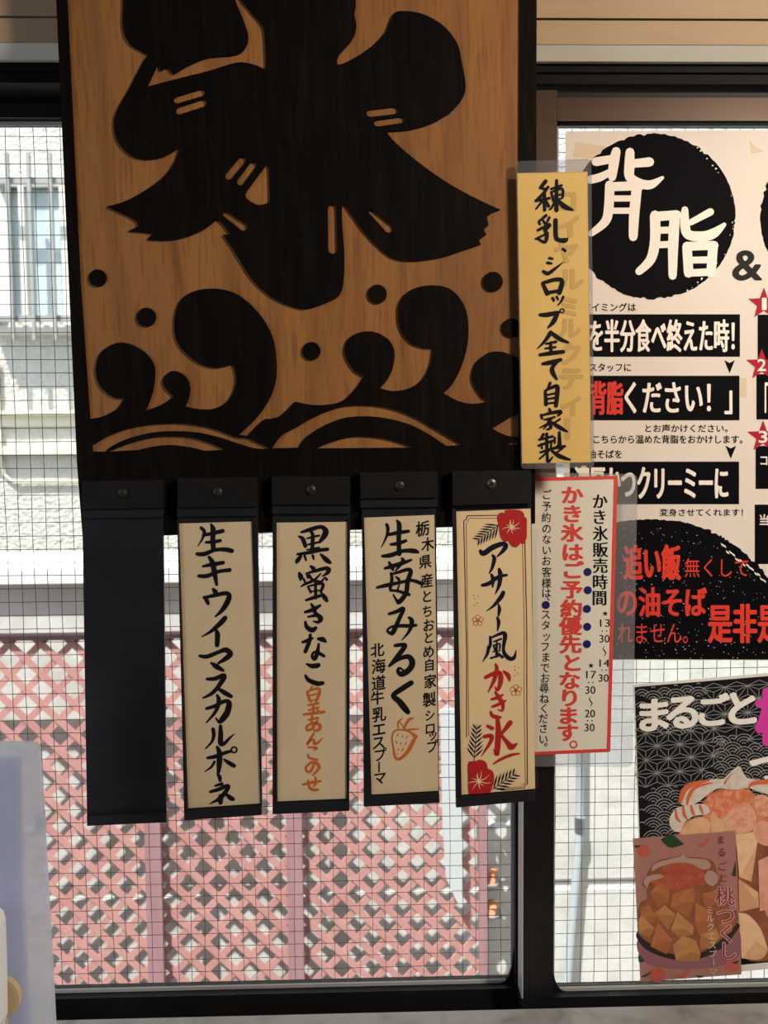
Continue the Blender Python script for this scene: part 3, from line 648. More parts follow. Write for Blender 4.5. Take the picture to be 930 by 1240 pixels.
for ch, x, y, q in zip('栃木県産とちおとめ自家製シロップ', (512, 518, 515, 517, 517, 517.5, 519, 519, 519, 520, 521, 520, 520.6, 521, 524, 523), (640, 659, 680, 703, 722, 740, 757, 772, 789, 805, 825, 847, 866, 882, 890, 904), (20, 18, 18, 18, 17, 16, 17, 16, 17, 16, 18, 19, 15, 16, 15, 17)):
    char(mb, ch, x, y, q * .88, q * .98, BP, INK, .034, 0, .16)
for ch, x, y, q in zip('北海道牛乳エスプーマ', (457, 458.5, 458.5, 457, 459, 459, 458.5, 460, 459, 460), (787, 806.6, 827, 845, 865, 883, 899, 914, 929, 942), (19, 20, 20, 19, 20, 20, 19, 18, 16, 18)):
    char(mb, ch, x, y, q * .9, q * .95, BP, INK, .034, 0, .16, ch == 'ー')
mb.build('lettering', M_ink, o)
mb = MB()
strokes(mb, kF, [[(230,655,11),(215,700,11),(225,780,13),(240,850,16),(275,860,20),(330,810,24),(370,740,26),(385,700,16),(350,660,13),(300,645,11),(250,645,11),(230,655,11)],[(262,632,9),(262,585,12),(295,558,6)],[(268,580,7),(295,612,9),(305,640,8)],[(310,640,10),(320,600,16),(350,562,20),(380,555,6)],[(312,645,7),(360,640,14),(420,638,5)],[(330,650,9),(400,688,10),(385,715,9)],
 [(262,672,7),(255,690,6)],[(296,684,7),(293,700,6)],[(330,692,8),(318,712,6)],[(245,728,7),(252,745,6)],[(284,738,7),(281,755,6)],[(323,738,7),(312,755,6)],[(262,785,7),(266,798,6)],[(300,782,8),(285,805,6)],[(255,822,6),(255,830,5)]], BP, INK)
tag(mb.build('strawberry_drawing', M_orange, o), 'orange brushed strawberry')
# card 5
o = card('printed cream card with red hibiscus flowers, navy and red lettering', [(552.5, 619.5), (642.5, 616), (648, 958.6), (559, 966)], M_print)
mb = MB()
strokes(mb, kG, [[(220,395,26),(245,415,38),(320,365,40),(400,335,34),(430,350,36),(410,390,30),(360,440,12)],[(320,430,18),(335,460,30),(315,540,22),(288,585,6)],[(235,680,24),(290,665,30),(370,610,28),(440,595,18)],[(310,590,18),(325,630,28),(320,695,12)],[(375,545,20),(385,590,34),(375,680,28),(342,755,6)],
 [(410,740,30),(390,780,34),(330,850,20),(270,895,6)],[(370,840,12),(378,880,26),(370,935,14)],[(360,950,18),(372,990,26),(362,1060,10)],
 [(300,1110,18),(302,1170,24),(280,1235,18)],[(305,1120,14),(370,1090,22),(412,1078,28),(425,1105,32),(412,1190,24),(412,1235,24)],[(330,1150,12),(392,1128,16)],[(328,1180,14),(340,1222,14)],[(328,1182,10),(380,1168,14),(378,1212,12)],[(356,1140,12),(356,1200,16)]], BP, INK)
strokes(mb, kH, [[(258,20,20),(250,70,20),(215,130,6)],[(372,50,22),(385,82,26),(420,110,28),(452,98,22),(465,45,4)],[(290,58,9),(345,48,9)],[(318,10,14),(318,95,16)],[(275,105,14),(340,85,14)],[(330,68,12),(362,98,20)]], BP, INK)
def fern(mb, o_, a, b, n, ln, m0=.1):
    ax, ay = a; bx2, by2 = b; dx, dy = bx2 - ax, by2 - ay; l = math.hypot(dx, dy); ux, uy = dx / l, dy / l
    ds = [[(ax, ay, 5), (ax + dx / 2, ay + dy / 2, 5), (bx2, by2, 3)]]
    for i in range(n):
        t = m0 + (1 - m0) * i / n; k = ln * (1 - .55 * t) ; px, py = ax + dx * t, ay + dy * t
        for sg in (-1, 1):
            ex = px + (ux * .75 - sg * uy * .65) * k; ey = py + (uy * .75 + sg * ux * .65) * k
            ds.append([(px, py, 3), ((px + ex) / 2, (py + ey) / 2, 12), (ex, ey, 2)])
    strokes(mb, o_, ds, BP, INK)
fern(mb, kG, (385, 165), (185, 312), 7, 120)
fern(mb, kH, (148, 880), (172, 605), 7, 100)
fern(mb, kH, (278, 1095), (468, 965), 6, 110)
line = lambda pts, wd: [(x, y, wd) for x, y in pts]
for pts in ([(602, 624), (566, 624.5), (564.5, 629), (561.6, 630.5), (565, 788), (565, 893)], [(635.6, 655), (638, 764), (638, 844), (638.7, 949), (635.5, 950.5), (635, 954), (607, 957)]):
    for a, b_ in zip(pts, pts[1:]): mb.stroke(line((a, b_), 1.0), BP, INK)
mb.build('lettering', M_navy, o)
mb = MB()
strokes(mb, kH, [[(235,250,24),(300,220,28),(340,215,28),(350,250,34),(345,300,30),(325,345,20),(305,320,8)],[(310,152,16),(320,185,26),(300,270,26),(255,360,8)],[(372,205,16),(405,235,30),(415,272,16)],[(280,415,16),(330,400,22),(365,380,12)],[(285,470,16),(340,450,22),(385,425,14)],[(310,360,16),(335,400,28),(365,450,26),(360,500,14),(330,490,8)],[(275,510,18),(285,535,24),(320,548,28),(350,550,16)],
 [(325,560,24),(332,640,36),(328,740,38),(320,830,28),(298,790,8)],[(250,615,20),(285,632,28)],[(225,695,24),(280,690,28),(270,740,24),(205,840,6)],[(420,590,34),(390,630,28),(350,680,16)],[(350,680,20),(400,740,30),(430,772,42),(475,745,8)],[(295,900,10),(340,870,18),(420,835,20),(490,822,10)]], BP, INK)
mb.poly(smooth(T(kG, [(360,110),(385,75),(425,78,1),(430,52),(540,52),(580,80),(584,110,1),(605,125),(606,200),(605,280),(580,335),(552,328,1),(540,345),(520,362),(490,360),(460,330),(455,312,1),(415,315),(385,270),(372,190)])), BP, INK + .0002)
mb.poly(smooth(T(kH, [(105,890),(150,880),(200,868),(240,890),(252,935,1),(285,950),(300,990),(295,1050),(280,1085,1),(268,1112),(200,1122),(135,1124),(108,1115),(103,1000)])), BP, INK + .0002)
for pts in ([(603.7, 627.4), (568, 627.7), (567, 631), (564.5, 633), (566.7, 788), (567.7, 891)], [(632.7, 655), (635, 764), (634.7, 844), (636.3, 948), (632.5, 949.5), (632, 952.5), (606, 955)]):
    for a, b_ in zip(pts, pts[1:]): mb.stroke(line((a, b_), .7), BP, INK)
for o_, x, y in ((kG, 197, 975), (kH, 463, 347)):
    for k in range(5):
        a = k * 1.2566 - 1.57; q = 30 if o_ is kG else 27
        mb.ring(o_[0] + (x + q * math.cos(a)) / o_[2], o_[1] + (y + q * math.sin(a)) / o_[2], 17 / o_[2], 4 / o_[2], BP, INK)
        mb.stroke(T(o_, [(x, y)])[0] and [(o_[0] + x / o_[2], o_[1] + y / o_[2], .9), (o_[0] + (x + 14 * math.cos(a)) / o_[2], o_[1] + (y + 14 * math.sin(a)) / o_[2], .4)], BP, INK)
for o_, ds in ((kG, ((165, 765), (197, 768), (170, 792), (193, 828), (168, 845))), (kH, ((455, 170), (484, 178), (457, 195), (478, 222), (455, 238)))):
    for x, y in ds: mb.disc(o_[0] + x / o_[2], o_[1] + y / o_[2], .75, BP, INK, 8)
tag(mb.build('red_print', M_red, o), 'red flowers and red lettering')
mb = MB()
for o_, cx, cy, rr in ((kG, 480, 195, 62), (kH, 187, 1030, 72)):
    for a in (.1, .75, 1.4, 2.2, 2.9, 3.5, 4.2, 4.9, 5.7):
        l = rr * (1 + .35 * math.sin(a * 7)); mb.stroke([(o_[0] + (cx + 8 * math.cos(a)) / o_[2], o_[1] + (cy + 8 * math.sin(a)) / o_[2], 1.3), (o_[0] + (cx + l * .6 * math.cos(a + .15)) / o_[2], o_[1] + (cy + l * .6 * math.sin(a + .15)) / o_[2], .8), (o_[0] + (cx + l * math.cos(a)) / o_[2], o_[1] + (cy + l * math.sin(a)) / o_[2], .3)], BP, INK + .0004)
    mb.stroke([(o_[0] + (cx) / o_[2], o_[1] + cy / o_[2], 1.8), (o_[0] + (cx - 12) / o_[2], o_[1] + (cy - 30) / o_[2], 1.6), (o_[0] + (cx - 10) / o_[2], o_[1] + (cy - 60) / o_[2], .6)], BP, INK + .0004)
tag(mb.build('flower_veins', M_print, o), 'cream veins of the red flowers')
MB().prism([(642.8, 640), (650.5, 640), (651.5, 952), (648.2, 952)], BP, .0049, .0052).build('clear_sleeve', M_clear, o)

# ================================================================== AMBER SIGN
ym = empty('laminated_sign', BP.at(670, 566, .0065))
YO = .0075
def rrect(pts, r=5):
    out = []
    n = len(pts)
    for i in range(n):
        p = Vector(pts[i]); a = Vector(pts[i - 1]); b_ = Vector(pts[(i + 1) % n])
        da = (a - p).normalized() * r; db = (b_ - p).normalized() * r
        for t in (0, .25, .5, .75, 1):
            q = (p + da) * (1 - t) ** 2 + p * 2 * t * (1 - t) + (p + db) * t ** 2
            out.append((q.x, q.y))
    return out
MB().prism([(626, 209.5), (711.5, 207.5), (716, 560), (632, 561.5)], BP, .0067, YO).build('paper', M_amber, ym)
mb = MB()
for ch, x, y, q in zip('ロイヤルミルクティー', (685, 689, 686, 691, 689, 689.5, 690.5, 692, 693, 687), (243, 274, 305, 338, 371, 397, 428, 458, 488, 519), (30, 30, 30, 30, 27, 28, 30, 30, 32, 30)):
    char(mb, ch, x, y, q * 1.05, q * .98, BP, YO + .0002, .09, 0, 0, ch == 'ー')
tag(mb.build('show_through_lettering', M_amber2, ym), 'faint lettering showing through the amber paper')
mb = MB()
strokes(mb, kI, [[(222,182,22),(185,230,20)],[(185,235,12),(215,240,14)],[(240,225,16),(200,280,18),(150,330,18)],[(150,330,14),(250,310,16)],[(212,270,20),(215,400,18)],[(190,340,14),(150,390,10)],[(225,330,14),(245,370,18)],
 [(265,240,14),(340,215,16)],[(305,175,16),(303,300,22),(303,400,24)],[(265,265,14),(280,330,14)],[(270,262,12),(345,240,16),(350,300,16)],[(275,295,9),(340,282,11)],[(280,325,11),(345,312,11)],[(300,320,14),(265,385,12),(245,395,6)],[(310,320,14),(360,370,30),(425,398,12)],
 [(225,440,18),(170,485,12)],[(170,490,14),(180,505,14)],[(205,480,14),(215,500,14)],[(250,455,16),(225,505,10)],[(165,550,16),(255,505,18),(225,545,18)],[(215,545,18),(232,590,22),(215,640,18),(165,615,14)],[(150,615,14),(240,570,12)],[(297,475,24),(300,600,24),(330,625,24),(370,625,28),(388,610,8)],
 [(350,690,14),(368,705,18)],[(250,760,16),(275,765,12)],[(235,795,16),(265,800,14)],[(205,860,18),(240,875,22),(290,840,16),(355,790,5)],[(200,950,18),(235,1025,26)],[(205,945,20),(300,920,22),(345,935,26),(325,1020,26)],[(235,1020,20),(325,1005,20)],
 [(275,1060,16),(285,1080,12)],[(305,1050,14),(315,1070,12)],[(355,1050,14),(335,1090,12),(310,1118,5)],[(180,1185,18),(230,1185,26),(310,1170,24)]], BP, YO + .0004, 1.38)
mb.ring(kI[0] + 345 / 6.2, kI[1] + 1155 / 6.2, 15 / 6.2, 10 / 6.2, BP, YO + .0004)
strokes(mb, kJ, [[(312,-5,22),(305,10,24),(280,60,26),(240,105,10)],[(260,140,24),(220,200,18),(160,262,6)],[(275,150,22),(330,190,24),(390,215,14)],[(225,225,12),(300,210,16)],[(220,260,12),(295,250,14)],[(260,215,16),(262,300,20)],[(180,308,18),(270,295,24),(355,285,20)],
 [(200,375,18),(260,365,26),(335,345,20)],[(320,350,16),(275,400,22),(275,440,26),(305,490,14)],[(255,520,18),(240,560,12)],[(220,580,16),(225,680,22)],[(220,575,14),(290,545,20),(312,560,24),(300,690,22)],[(230,610,11),(300,595,13)],[(232,640,11),(300,630,13)],[(230,675,12),(300,665,12)],
 [(250,715,16),(260,735,16)],[(190,760,16),(195,785,14)],[(185,765,12),(260,745,18),(335,735,22),(315,765,12)],[(210,795,10),(290,775,12)],[(265,785,14),(235,825,14),(180,855,8)],[(240,800,12),(262,850,18),(230,870,10)],[(250,820,10),(205,865,8)],[(330,790,12),(270,830,12)],[(270,815,16),(330,855,24),(385,885,10)],
 [(205,905,16),(185,940,12)],[(175,945,14),(275,920,14)],[(170,990,14),(270,955,16)],[(230,900,16),(232,1010,18)],[(190,975,11),(195,1010,11)],[(265,960,11),(262,1000,11)],[(290,930,13),(290,970,13)],[(325,890,16),(325,1000,22),(305,990,8)],[(185,1040,14),(280,1010,16),(365,995,16)],[(245,1030,14),(175,1090,10)],[(235,1050,14),(240,1110,18),(275,1075,8)],[(350,1010,11),(300,1045,12)],[(270,1030,14),(330,1070,24),(405,1095,12)]], BP, YO + .0004, 1.38)
mb.build('lettering', M_ink, ym)
MB().prism(rrect([(624.5, 195), (716, 192.5), (719.5, 566), (631, 568)], 6), BP, YO - .0004, YO + .0003, [[(626.6, 210.2), (632.4, 560.8), (715.4, 559.4), (711, 208.2)]]).build('clear_sleeve', M_rim, ym)
tag(ym, 'amber laminated sign with one column of black brush lettering, right of signboard', 'sign')

# ================================================================== WHITE NOTICE
NP = YP(.006)
wn_ = empty('laminated_notice', NP.at(700, 925))
MB().prism([(637, 578.5), (748, 576), (739, 910.5), (637, 915)], NP, -.0004, .0002).build('paper', M_white, wn_)
mb = MB(); mb.poly([(637, 578.5), (748, 576), (747.8, 580.2), (637, 583)], NP, .0004); mb.poly([(743.3, 580), (748, 576), (739, 910.5), (734.8, 907)], NP, .00045); mb.poly([(637, 911), (736, 906.5), (739, 910.5), (637, 915)], NP, .0004)
tag(mb.build('red_border', M_nred, wn_), 'red border')
mb = MB()
for ch, x, y in zip('かき氷はご予約優先となります', (692.7, 693, 692.7, 693, 693.5, 692.4, 692, 691, 691, 692.7, 689.7, 689.7, 688, 687.4), (599.4, 622, 645, 668.6, 690.4, 713.8, 737, 758, 780, 802.5, 824, 845, 866.5, 887)):
    char(mb, ch, x, y, 27.5, 23.0, NP, .0004, .046, .022)
mb.ring(694.5, 901.5, 4, 1.9, NP, .0004)
tag(mb.build('red_lettering', M_nred, wn_), 'red lettering')
mb = MB()
for ch, x, y in zip('かき氷販売時間', (726.5, 726, 727, 727, 727, 726.5, 726), (607, 626, 646, 665.6, 685, 704.7, 724)): char(mb, ch, x, y, 19, 19.5, NP, .0004, .012, .036)
xs_ = [662, 662, 661.5, 662, 662, 662, 661.6, 662, 661.6, 661.5, 661, 661, 661, 662, 660, 661, 660, 660, 659, 659, 659, 658, 658, 658, 658]
ys_ = [599, 613, 626.5, 640, 653, 666, 679, 692.7, 706, 718, 729, 744, 757, 770, 783, 795.7, 808.5, 821, 833, 846, 858, 870, 882, 895, 905]
for ch, x, y in zip('ご予約のないお客様は、スタッフまでお尋ねください。', [xs_[i] for i in range(11)] + xs_[11:], ys_[:11] + ys_[11:]): char(mb, ch, x, y, 12.2, 13.0, NP, .0004, .016)
for s_, x, y in (('13', 732.6, 754.5), ('30', 732, 773.5), ('14', 732, 803), ('30', 731, 821), ('17', 716, 817), ('30', 715, 835.6), ('20', 714.5, 864), ('30', 714, 881)):
    hline(mb, s_, (x - 6, y - 4.6, x + 6, y + 4.6), NP, .0004, 0, .012)
for x, y in ((732, 764), (731.5, 811.5), (715.5, 826.5), (714.3, 872.8)):
    mb.disc(x - 2.7, y, .9, NP, .0004, 8); mb.disc(x + 2.7, y, .9, NP, .0004, 8)
for x, y in ((732, 789), (715.3, 850)): mb.stroke([(x, y - 6, .5), (x - 1.6, y - 3, 1.2), (x + .8, y, 1.4), (x + 1.4, y + 2.5, 1.2), (x - .6, y + 6, .5)], NP, .0004)
for x, y in ((733, 743), (715.7, 806)): mb.poly(star(x, y, 3.6), NP, .0004)
mb.build('black_lettering', M_ink, wn_)
for x, y in ((711.5, 692.7), (711.8, 714.8), (710.7, 737.4), (711, 759), (710.7, 780), (661, 732.6)):
    tag(MB().disc(x, y, 4.9, NP, .0006).build('dot_sticker', M_blue, wn_), 'dark blue dot')
MB().prism(rrect([(637, 572), (772, 574), (766, 929), (637, 928)], 8), NP, -.0012, -.0006).build('laminate_film', M_film, wn_)
tag(wn_, 'white laminated notice with red border, blue dots and vertical red lettering', 'notice')

# ================================================================== BLACK AND RED POSTER
PP = YP(yr + .0125)
po = empty('wall_poster', PP.at(800, 798))
MB().prism([(685, 159), (1010, 157), (1010, 800), (681, 799)], PP, .0, .0004).build('paper', M_poster, po)
I1, I2, I3 = .0006, .0008, .0010
def rough_disc(cx, cy, r, seed, n=150):
    rnd = random.Random(seed); out = []
    for k in range(n):
        a = 2 * math.pi * k / n; j = rnd.random()
        q = r * (1 - (.030 * j * j if .3 < (math.sin(a * 2.3 + seed) + 1) / 2 else .008 * j))
        out.append((cx + q * math.cos(a), cy + q * math.sin(a)))
    return out
mb = MB()
mb.poly(rough_disc(790, 262, 101, 3), PP, I1); mb.poly(rough_disc(1021, 262, 101, 5), PP, I1)
for a in ((690, 380.6, 896, 432), (690, 455, 895.5, 509), (690, 559, 895, 610.6), (917.5, 381, 1005, 439), (916, 453, 1005, 508), (915, 540, 1005, 592), (914, 611, 1005, 683)):
    mb.poly([(a[0], a[1]), (a[2], a[1]), (a[2], a[3]), (a[0], a[3])], PP, I1)
rnd = random.Random(9)
edge = [(684, 660), (715, 643), (746, 632.6), (770, 630), (791, 629), (823.5, 631.6), (840, 636), (856, 642), (870, 649), (881.6, 657), (904, 673), (920, 689), (932, 703), (958, 742), (985, 799)]
ed = []
for a, b_ in zip(edge, edge[1:]):
    for i in range(8):
        t = i / 8; ed.append((a[0] + (b_[0] - a[0]) * t + rnd.uniform(-.4, 2.2) * (1 if a[0] > 840 else .3), a[1] + (b_[1] - a[1]) * t + rnd.uniform(-2.4, .6) * (1 if a[0] > 840 else .4)))
mb.poly(ed + [(985, 799), (684, 798)], PP, I1)
for (x, y) in ((883.5, 444), (885, 547.5)): mb.poly([(x - 6.5, y - 8), (x, y - 4.5), (x + 6.5, y - 8), (x, y + 8)], PP, I1)
for s_, bx4 in (('タイミングは', (706, 367, 770, 377)), ('スタッフに', (714, 440, 764, 450)), ('とお声かけください。', (781.6, 514, 881, 523.5)), ('こちらから温めた背脂をおかけします。', (718.7, 527, 899, 537)), ('油そばを', (712, 545, 753, 555)), ('変身させてくれます！', (799, 616, 899.5, 625))):
    hline(mb, s_, bx4, PP, I1, .030)
mb.build('black_print', M_pink, po)
mb = MB()
for s_, bx4, bo, xb in (('を半分食べ終えた時！', (714.5, 387, 889, 426), .022, .012), ('ください！」', (757, 463, 886, 501), .022, .012), ('濃厚かつクリーミーに', (696, 564.5, 881, 605), .028, .012),
                        ('コ', (921, 553, 929, 563), .03, 0), ('チ', (932, 552, 943, 564), .03, 0), ('当', (920, 623, 931, 636), .03, 0), ('「', (926, 463, 934, 500), .0, 0)):
    hline(mb, s_, bx4, PP, I2, bo, xb)
strokes(mb, (630, 130, 3.1), [[(360,165,26),(352,205,30),(345,262,24)],[(284,204,26),(345,194,24)],[(262,272,24),(300,262,24),(345,238,18)],[(412,168,26),(410,220,30),(412,262,28),(450,285,26),(490,290,26),(534,264,10)],[(415,212,24),(485,205,28)],
 [(336,292,28),(332,380,28),(318,430,26),(266,474,18)],[(336,298,26),(450,294,28)],[(438,296,30),(428,400,30),(424,486,26)],[(345,342,18),(425,342,18)],[(340,388,18),(425,388,18)],
 [(506,406,30),(506,500,30),(490,570,28),(446,616,22)],[(506,410,28),(588,404,28)],[(580,410,30),(574,520,30),(572,632,24)],[(515,462,20),(570,460,20)],[(512,516,20),(570,514,20)],
 [(618,384,20),(618,440,28),(632,478,28),(690,484,30),(730,470,28),(766,440,12)],[(640,432,18),(714,392,22)],[(626,522,28),(632,622,28)],[(626,522,26),(728,518,26)],[(724,522,28),(716,622,28)],[(632,574,20),(716,572,20)],[(632,622,22),(716,618,22)]], PP, I2, 1.28)
for i in range(420):                                      # pale flecks in the brushed black field
    x = rnd.uniform(690, 930); y = rnd.uniform(634, 797)
    t = (x - 790) / 150
    if y > 634 + (max(0, x - 800) ** 2) * .0042 + 4:
        q = rnd.uniform(.2, .62); mb.disc(x, y, q, PP, I2, 6)
for k in range(26):
    a = rnd.uniform(-1.0, 1.2); q = rnd.uniform(95, 100.5); mb.disc(790 + q * math.cos(a), 262 + q * math.sin(a), rnd.uniform(.4, 1.3), PP, I2, 6)
for k in range(16):
    x = 872 + k * 3.4 + rnd.uniform(-1, 1); y = 652 + (x - 872) * .85 + rnd.uniform(2, 9); mb.poly([(x, y), (x + 3.4, y + 2.4), (x + 4, y + 5), (x + .6, y + 2.6)], PP, I2)
tag(mb.build('cream_print', M_cream, po), 'cream lettering and flecks')
mb = MB()
for s_, bx4, bo, xb in (('背脂', (715.5, 462, 754, 501.6), .03, .012), ('追い飯', (756, 660, 823.5, 702), .035, .012), ('無くして', (829, 676, 906, 699), .0, .0), ('の油そば', (747.7, 711.6, 855, 746.5), .035, .012), ('れません。', (748, 755, 833, 779), .0, .0), ('是非是非', (858, 732, 976, 778), .03, .012)):
    hline(mb, s_, bx4, PP, I3, bo, xb)
tag(mb.build('red_lettering', M_pred, po), 'bright red lettering')
for s_, x, y in (('1', 925, 368), ('2', 922.5, 442), ('3', 924, 529)):
    so = MB().poly(star(x, y, 20), PP, I2).build('star', M_star, po); mb = MB()
    hline(mb, s_, (x - (2 if s_ == '1' else 5), y - 7, x + (3 if s_ == '1' else 5), y + 7), PP, I3, .03); mb.build('numeral', M_cream, so)
    tag(so, 'crimson star with a cream numeral')
mb = MB(); hline(mb, '&', (888, 304, 922, 339), PP, I2, .03, .01); tag(mb.build('ampersand', M_grey, po), 'dark grey ampersand')
mb = MB()
for p in ([(697, 172), (738, 178), (735, 193), (694, 190)], [(908, 170), (915, 178), (925, 183), (910, 186)], [(896.5, 458), (904, 458), (904, 481), (896, 481)]): mb.poly(p, PP, I1 - .0001)
tag(mb.build('tape', M_tape, po), 'yellowed tape')
tag(po, 'large cream poster with black discs, black bands and red lettering on the right pane', 'poster')

# ================================================================== PEACH DESSERT POSTER
dp = empty('dessert_poster', PP.at(850, 1180))
MB().prism([(766.4, 829), (1012, 808), (1016, 1165), (780, 1188)], PP, .0, .0004).build('paper', mat('white poster paper', (.80, .79, .78, 1), .4, .3, transl=.15), dp)
k7 = (760, 820, 5.47); k8 = (760, 1000, 5.47)
mb = MB(); mb.poly([(768.5, 832), (1010, 812), (1013, 1157), (780.5, 1180)], PP, I1); mb.build('black_ground', mat('poster charcoal', (.010, .010, .012, 1), .55, .06), dp)
mb = MB()
def in7(x, y): return (k7[0] + x / 5.47, k7[1] + y / 5.47)
def zone(x, y):                                           # where the hemp-leaf pattern shows
    return (350 < y < 720 and 50 < x < 620 - max(0, y - 560) * 1.2) or (x > 520 and y < 430 - (x < 800) * 60)
def seg(a, b_, wd=.7):
    c = ((a[0] + b_[0]) / 2, (a[1] + b_[1]) / 2)
    if 55 < c[0] < 1390 and 62 - .085 * (c[0] - 45) < min(a[1], b_[1]) and c[1] < 1100 and zone(*c):
        p, q = in7(*a), in7(*b_); mb.stroke([(p[0], p[1], wd), (q[0], q[1], wd)], PP, I2, False)
A = (150, -10); B2 = (75, -95)
for i in range(-8, 16):
    for j in range(-4, 14):
        p = (195 + A[0] * i + B2[0] * (j - 4), 455 + A[1] * i + B2[1] * (j - 4)); a1 = (p[0] + A[0], p[1] + A[1]); b1 = (p[0] + B2[0], p[1] + B2[1]); c1_ = (a1[0] + B2[0], a1[1] + B2[1])
        for tri in ((p, a1, b1), (a1, c1_, b1)):
            g = (sum(q[0] for q in tri) / 3, sum(q[1] for q in tri) / 3)
            for q in tri: seg(q, g)
            seg(tri[0], tri[1]); seg(tri[1], tri[2]); seg(tri[2], tri[0])
for r_ in range(-2, 34):
    for i in range(-2, 12):
        cx = 20 + 150 * i + 75 * (r_ % 2); cy = 90 + 42 * r_ - .085 * 150 * i
        for q in (70, 51, 32, 13):
            if 62 < cx + 10 and cx < 1380 and cy - q > 72 - .085 * cx and not zone(cx, cy - q) and cy < 2000 and cx - q * .6 > 45 + .04 * cy:
                P0 = in7(cx, cy); mb.ring(P0[0], P0[1], q / 5.47, 1.0, PP, I2, 10, math.pi + .45, 2 * math.pi - .45)
mb.build('grey_pattern', mat('poster pattern grey', (.27, .27, .28, 1), .4, .3), dp)
mb = MB()
for ch, a in (('ま', (776, 847.4, 808.4, 884)), ('る', (808.4, 844.7, 844, 881)), ('ご', (847.8, 841, 882.5, 877.6)), ('と', (884, 839, 914.5, 875.8)), ('づ', (909, 906, 972, 944))): hline(mb, ch, a, PP, I3 + .0002, .055, .02, .06)
tag(mb.build('white_lettering', mat('poster white', (.80, .79, .76, 1), .4, .3), dp), 'white lettering')
mb = MB(); hline(mb, '桃', (917, 834, 980, 900), PP, I3 + .0002, .055, .02, .06); tag(mb.build('pink_lettering', mat('poster pink', (.62, .05, .36, 1), .4, .3), dp), 'pink lettering')
m_cr = mat('picture cream', (.66, .60, .54, 1), .4, .3, noise=((90, 90, 90), (.52, .46, .41, 1), .42, .7))
m_je = mat('picture orange jelly', (.62, .17, .075, 1), .4, .3, noise=((110, 110, 110), (.72, .34, .22, 1), .45, .68))
m_je2 = mat('picture pink jelly', (.72, .38, .28, 1), .4, .3, noise=((150, 150, 150), (.62, .22, .13, 1), .45, .7))
m_pa = mat('picture peach', (.70, .42, .26, 1), .4, .3, noise=((60, 60, 60), (.60, .32, .17, 1), .4, .7))
m_pd = mat('picture deep peach', (.58, .31, .17, 1), .4, .3)
m_pb = mat('picture pale peach', (.78, .52, .33, 1), .4, .3, noise=((60, 60, 60), (.70, .44, .24, 1), .4, .7))
m_pc = mat('picture pink peach', (.72, .36, .27, 1), .4, .3, noise=((60, 60, 60), (.60, .26, .17, 1), .4, .7))
m_br = mat('picture shadow brown', (.22, .065, .035, 1), .4, .3, noise=((60, 60, 60), (.30, .10, .05, 1), .4, .7))
m_or = mat('picture orange sauce', (.60, .14, .055, 1), .4, .3)
D = I3 + .0004
def pic(name, m, parent, polys, o_, pl, off, sm=True, facet=None):
    for i, p in enumerate(polys):
        MB().poly(smooth(T(o_, p)) if sm else T(o_, p), pl, off + i * 3e-5).build(name, m, parent)
        if facet:
            n = len(p); g = (sum(q[0] for q in p) / n, sum(q[1] for q in p) / n); k0 = max(range(n), key=lambda k: p[k][1])
            w_ = [p[(k0 + d) % n][:2] for d in (-1, 0, 1)]; c_ = (g[0] * .8 + w_[0][0] * .2, g[1] * .8 + w_[2][1] * .2)
            MB().poly(T(o_, w_ + [c_]), pl, off + i * 3e-5 + 1.5e-5).build('fruit_facet_picture', facet, parent)
pic('fruit_shadow_picture', m_br, dp, [[(345,1000),(420,940),(900,900),(1390,930),(1390,1850),(980,1875),(760,1850),(500,1500)]], k7, PP, D)
pic('jelly_picture', m_je, dp, [[(500,840),(560,770),(680,735),(800,745),(860,790),(1000,800),(1150,850),(1180,1000),(1000,1040),(860,1000),(830,1094),(700,1120),(560,1094),(350,1094),(345,1020),(400,950),(520,910)]], k7, PP, D + .0002)
pic('jelly_highlight_picture', m_je2, dp, [[(640,930),(720,850),(800,840),(850,920),(830,1010),(700,1040),(620,990)], [(840,800),(900,780),(960,830),(940,920),(860,900)]], k7, PP, D + .0004)
pic('peach_picture', m_pa, dp, [[(350,1020,1),(420,945),(500,930,1),(545,960),(540,1060,1),(520,1110,1),(370,1110,1)], [(545,920,1),(570,890),(600,930),(720,1010,1),(700,1110,1),(560,1110,1)], [(735,1335,1),(865,1425,1),(870,1525,1),(740,1555,1)], [(885,1480,1),(980,1400),(1100,1480,1),(1060,1640,1),(950,1650,1)]], k7, PP, D + .0005, True, m_pd)
pic('pale_peach_picture', m_pb, dp, [[(715,1045,1),(870,1020,1),(858,1110),(820,1355,1),(740,1325,1)], [(735,1560,1),(800,1575),(880,1665),(930,1805,1),(880,1868),(755,1862,1)], [(1000,1100,1),(1150,1060,1),(1200,1300,1),(1040,1340,1)]], k7, PP, D + .0006, True, m_pa)
pic('pink_peach_picture', m_pc, dp, [[(865,1215,1),(945,1180,1),(1010,1520,1),(875,1550,1)], [(830,1000),(900,950),(1000,1010),(960,1110),(870,1100)]], k7, PP, D + .0007)
pic('cream_picture', m_cr, dp, [[(345,800),(370,750),(420,705),(520,680),(640,672,1),(680,630),(740,590),(775,650),(820,675),(950,680),(1080,690),(1180,760),(1120,830),(980,790),(870,760),(800,735),(700,745),(600,738),(530,780),(460,830),(400,855),(355,840)], [(275,950),(320,870),(400,850),(500,840),(545,880),(520,910),(440,920),(380,960),(350,1020),(300,1015)]], k7, PP, D + .0008)
mb = MB()
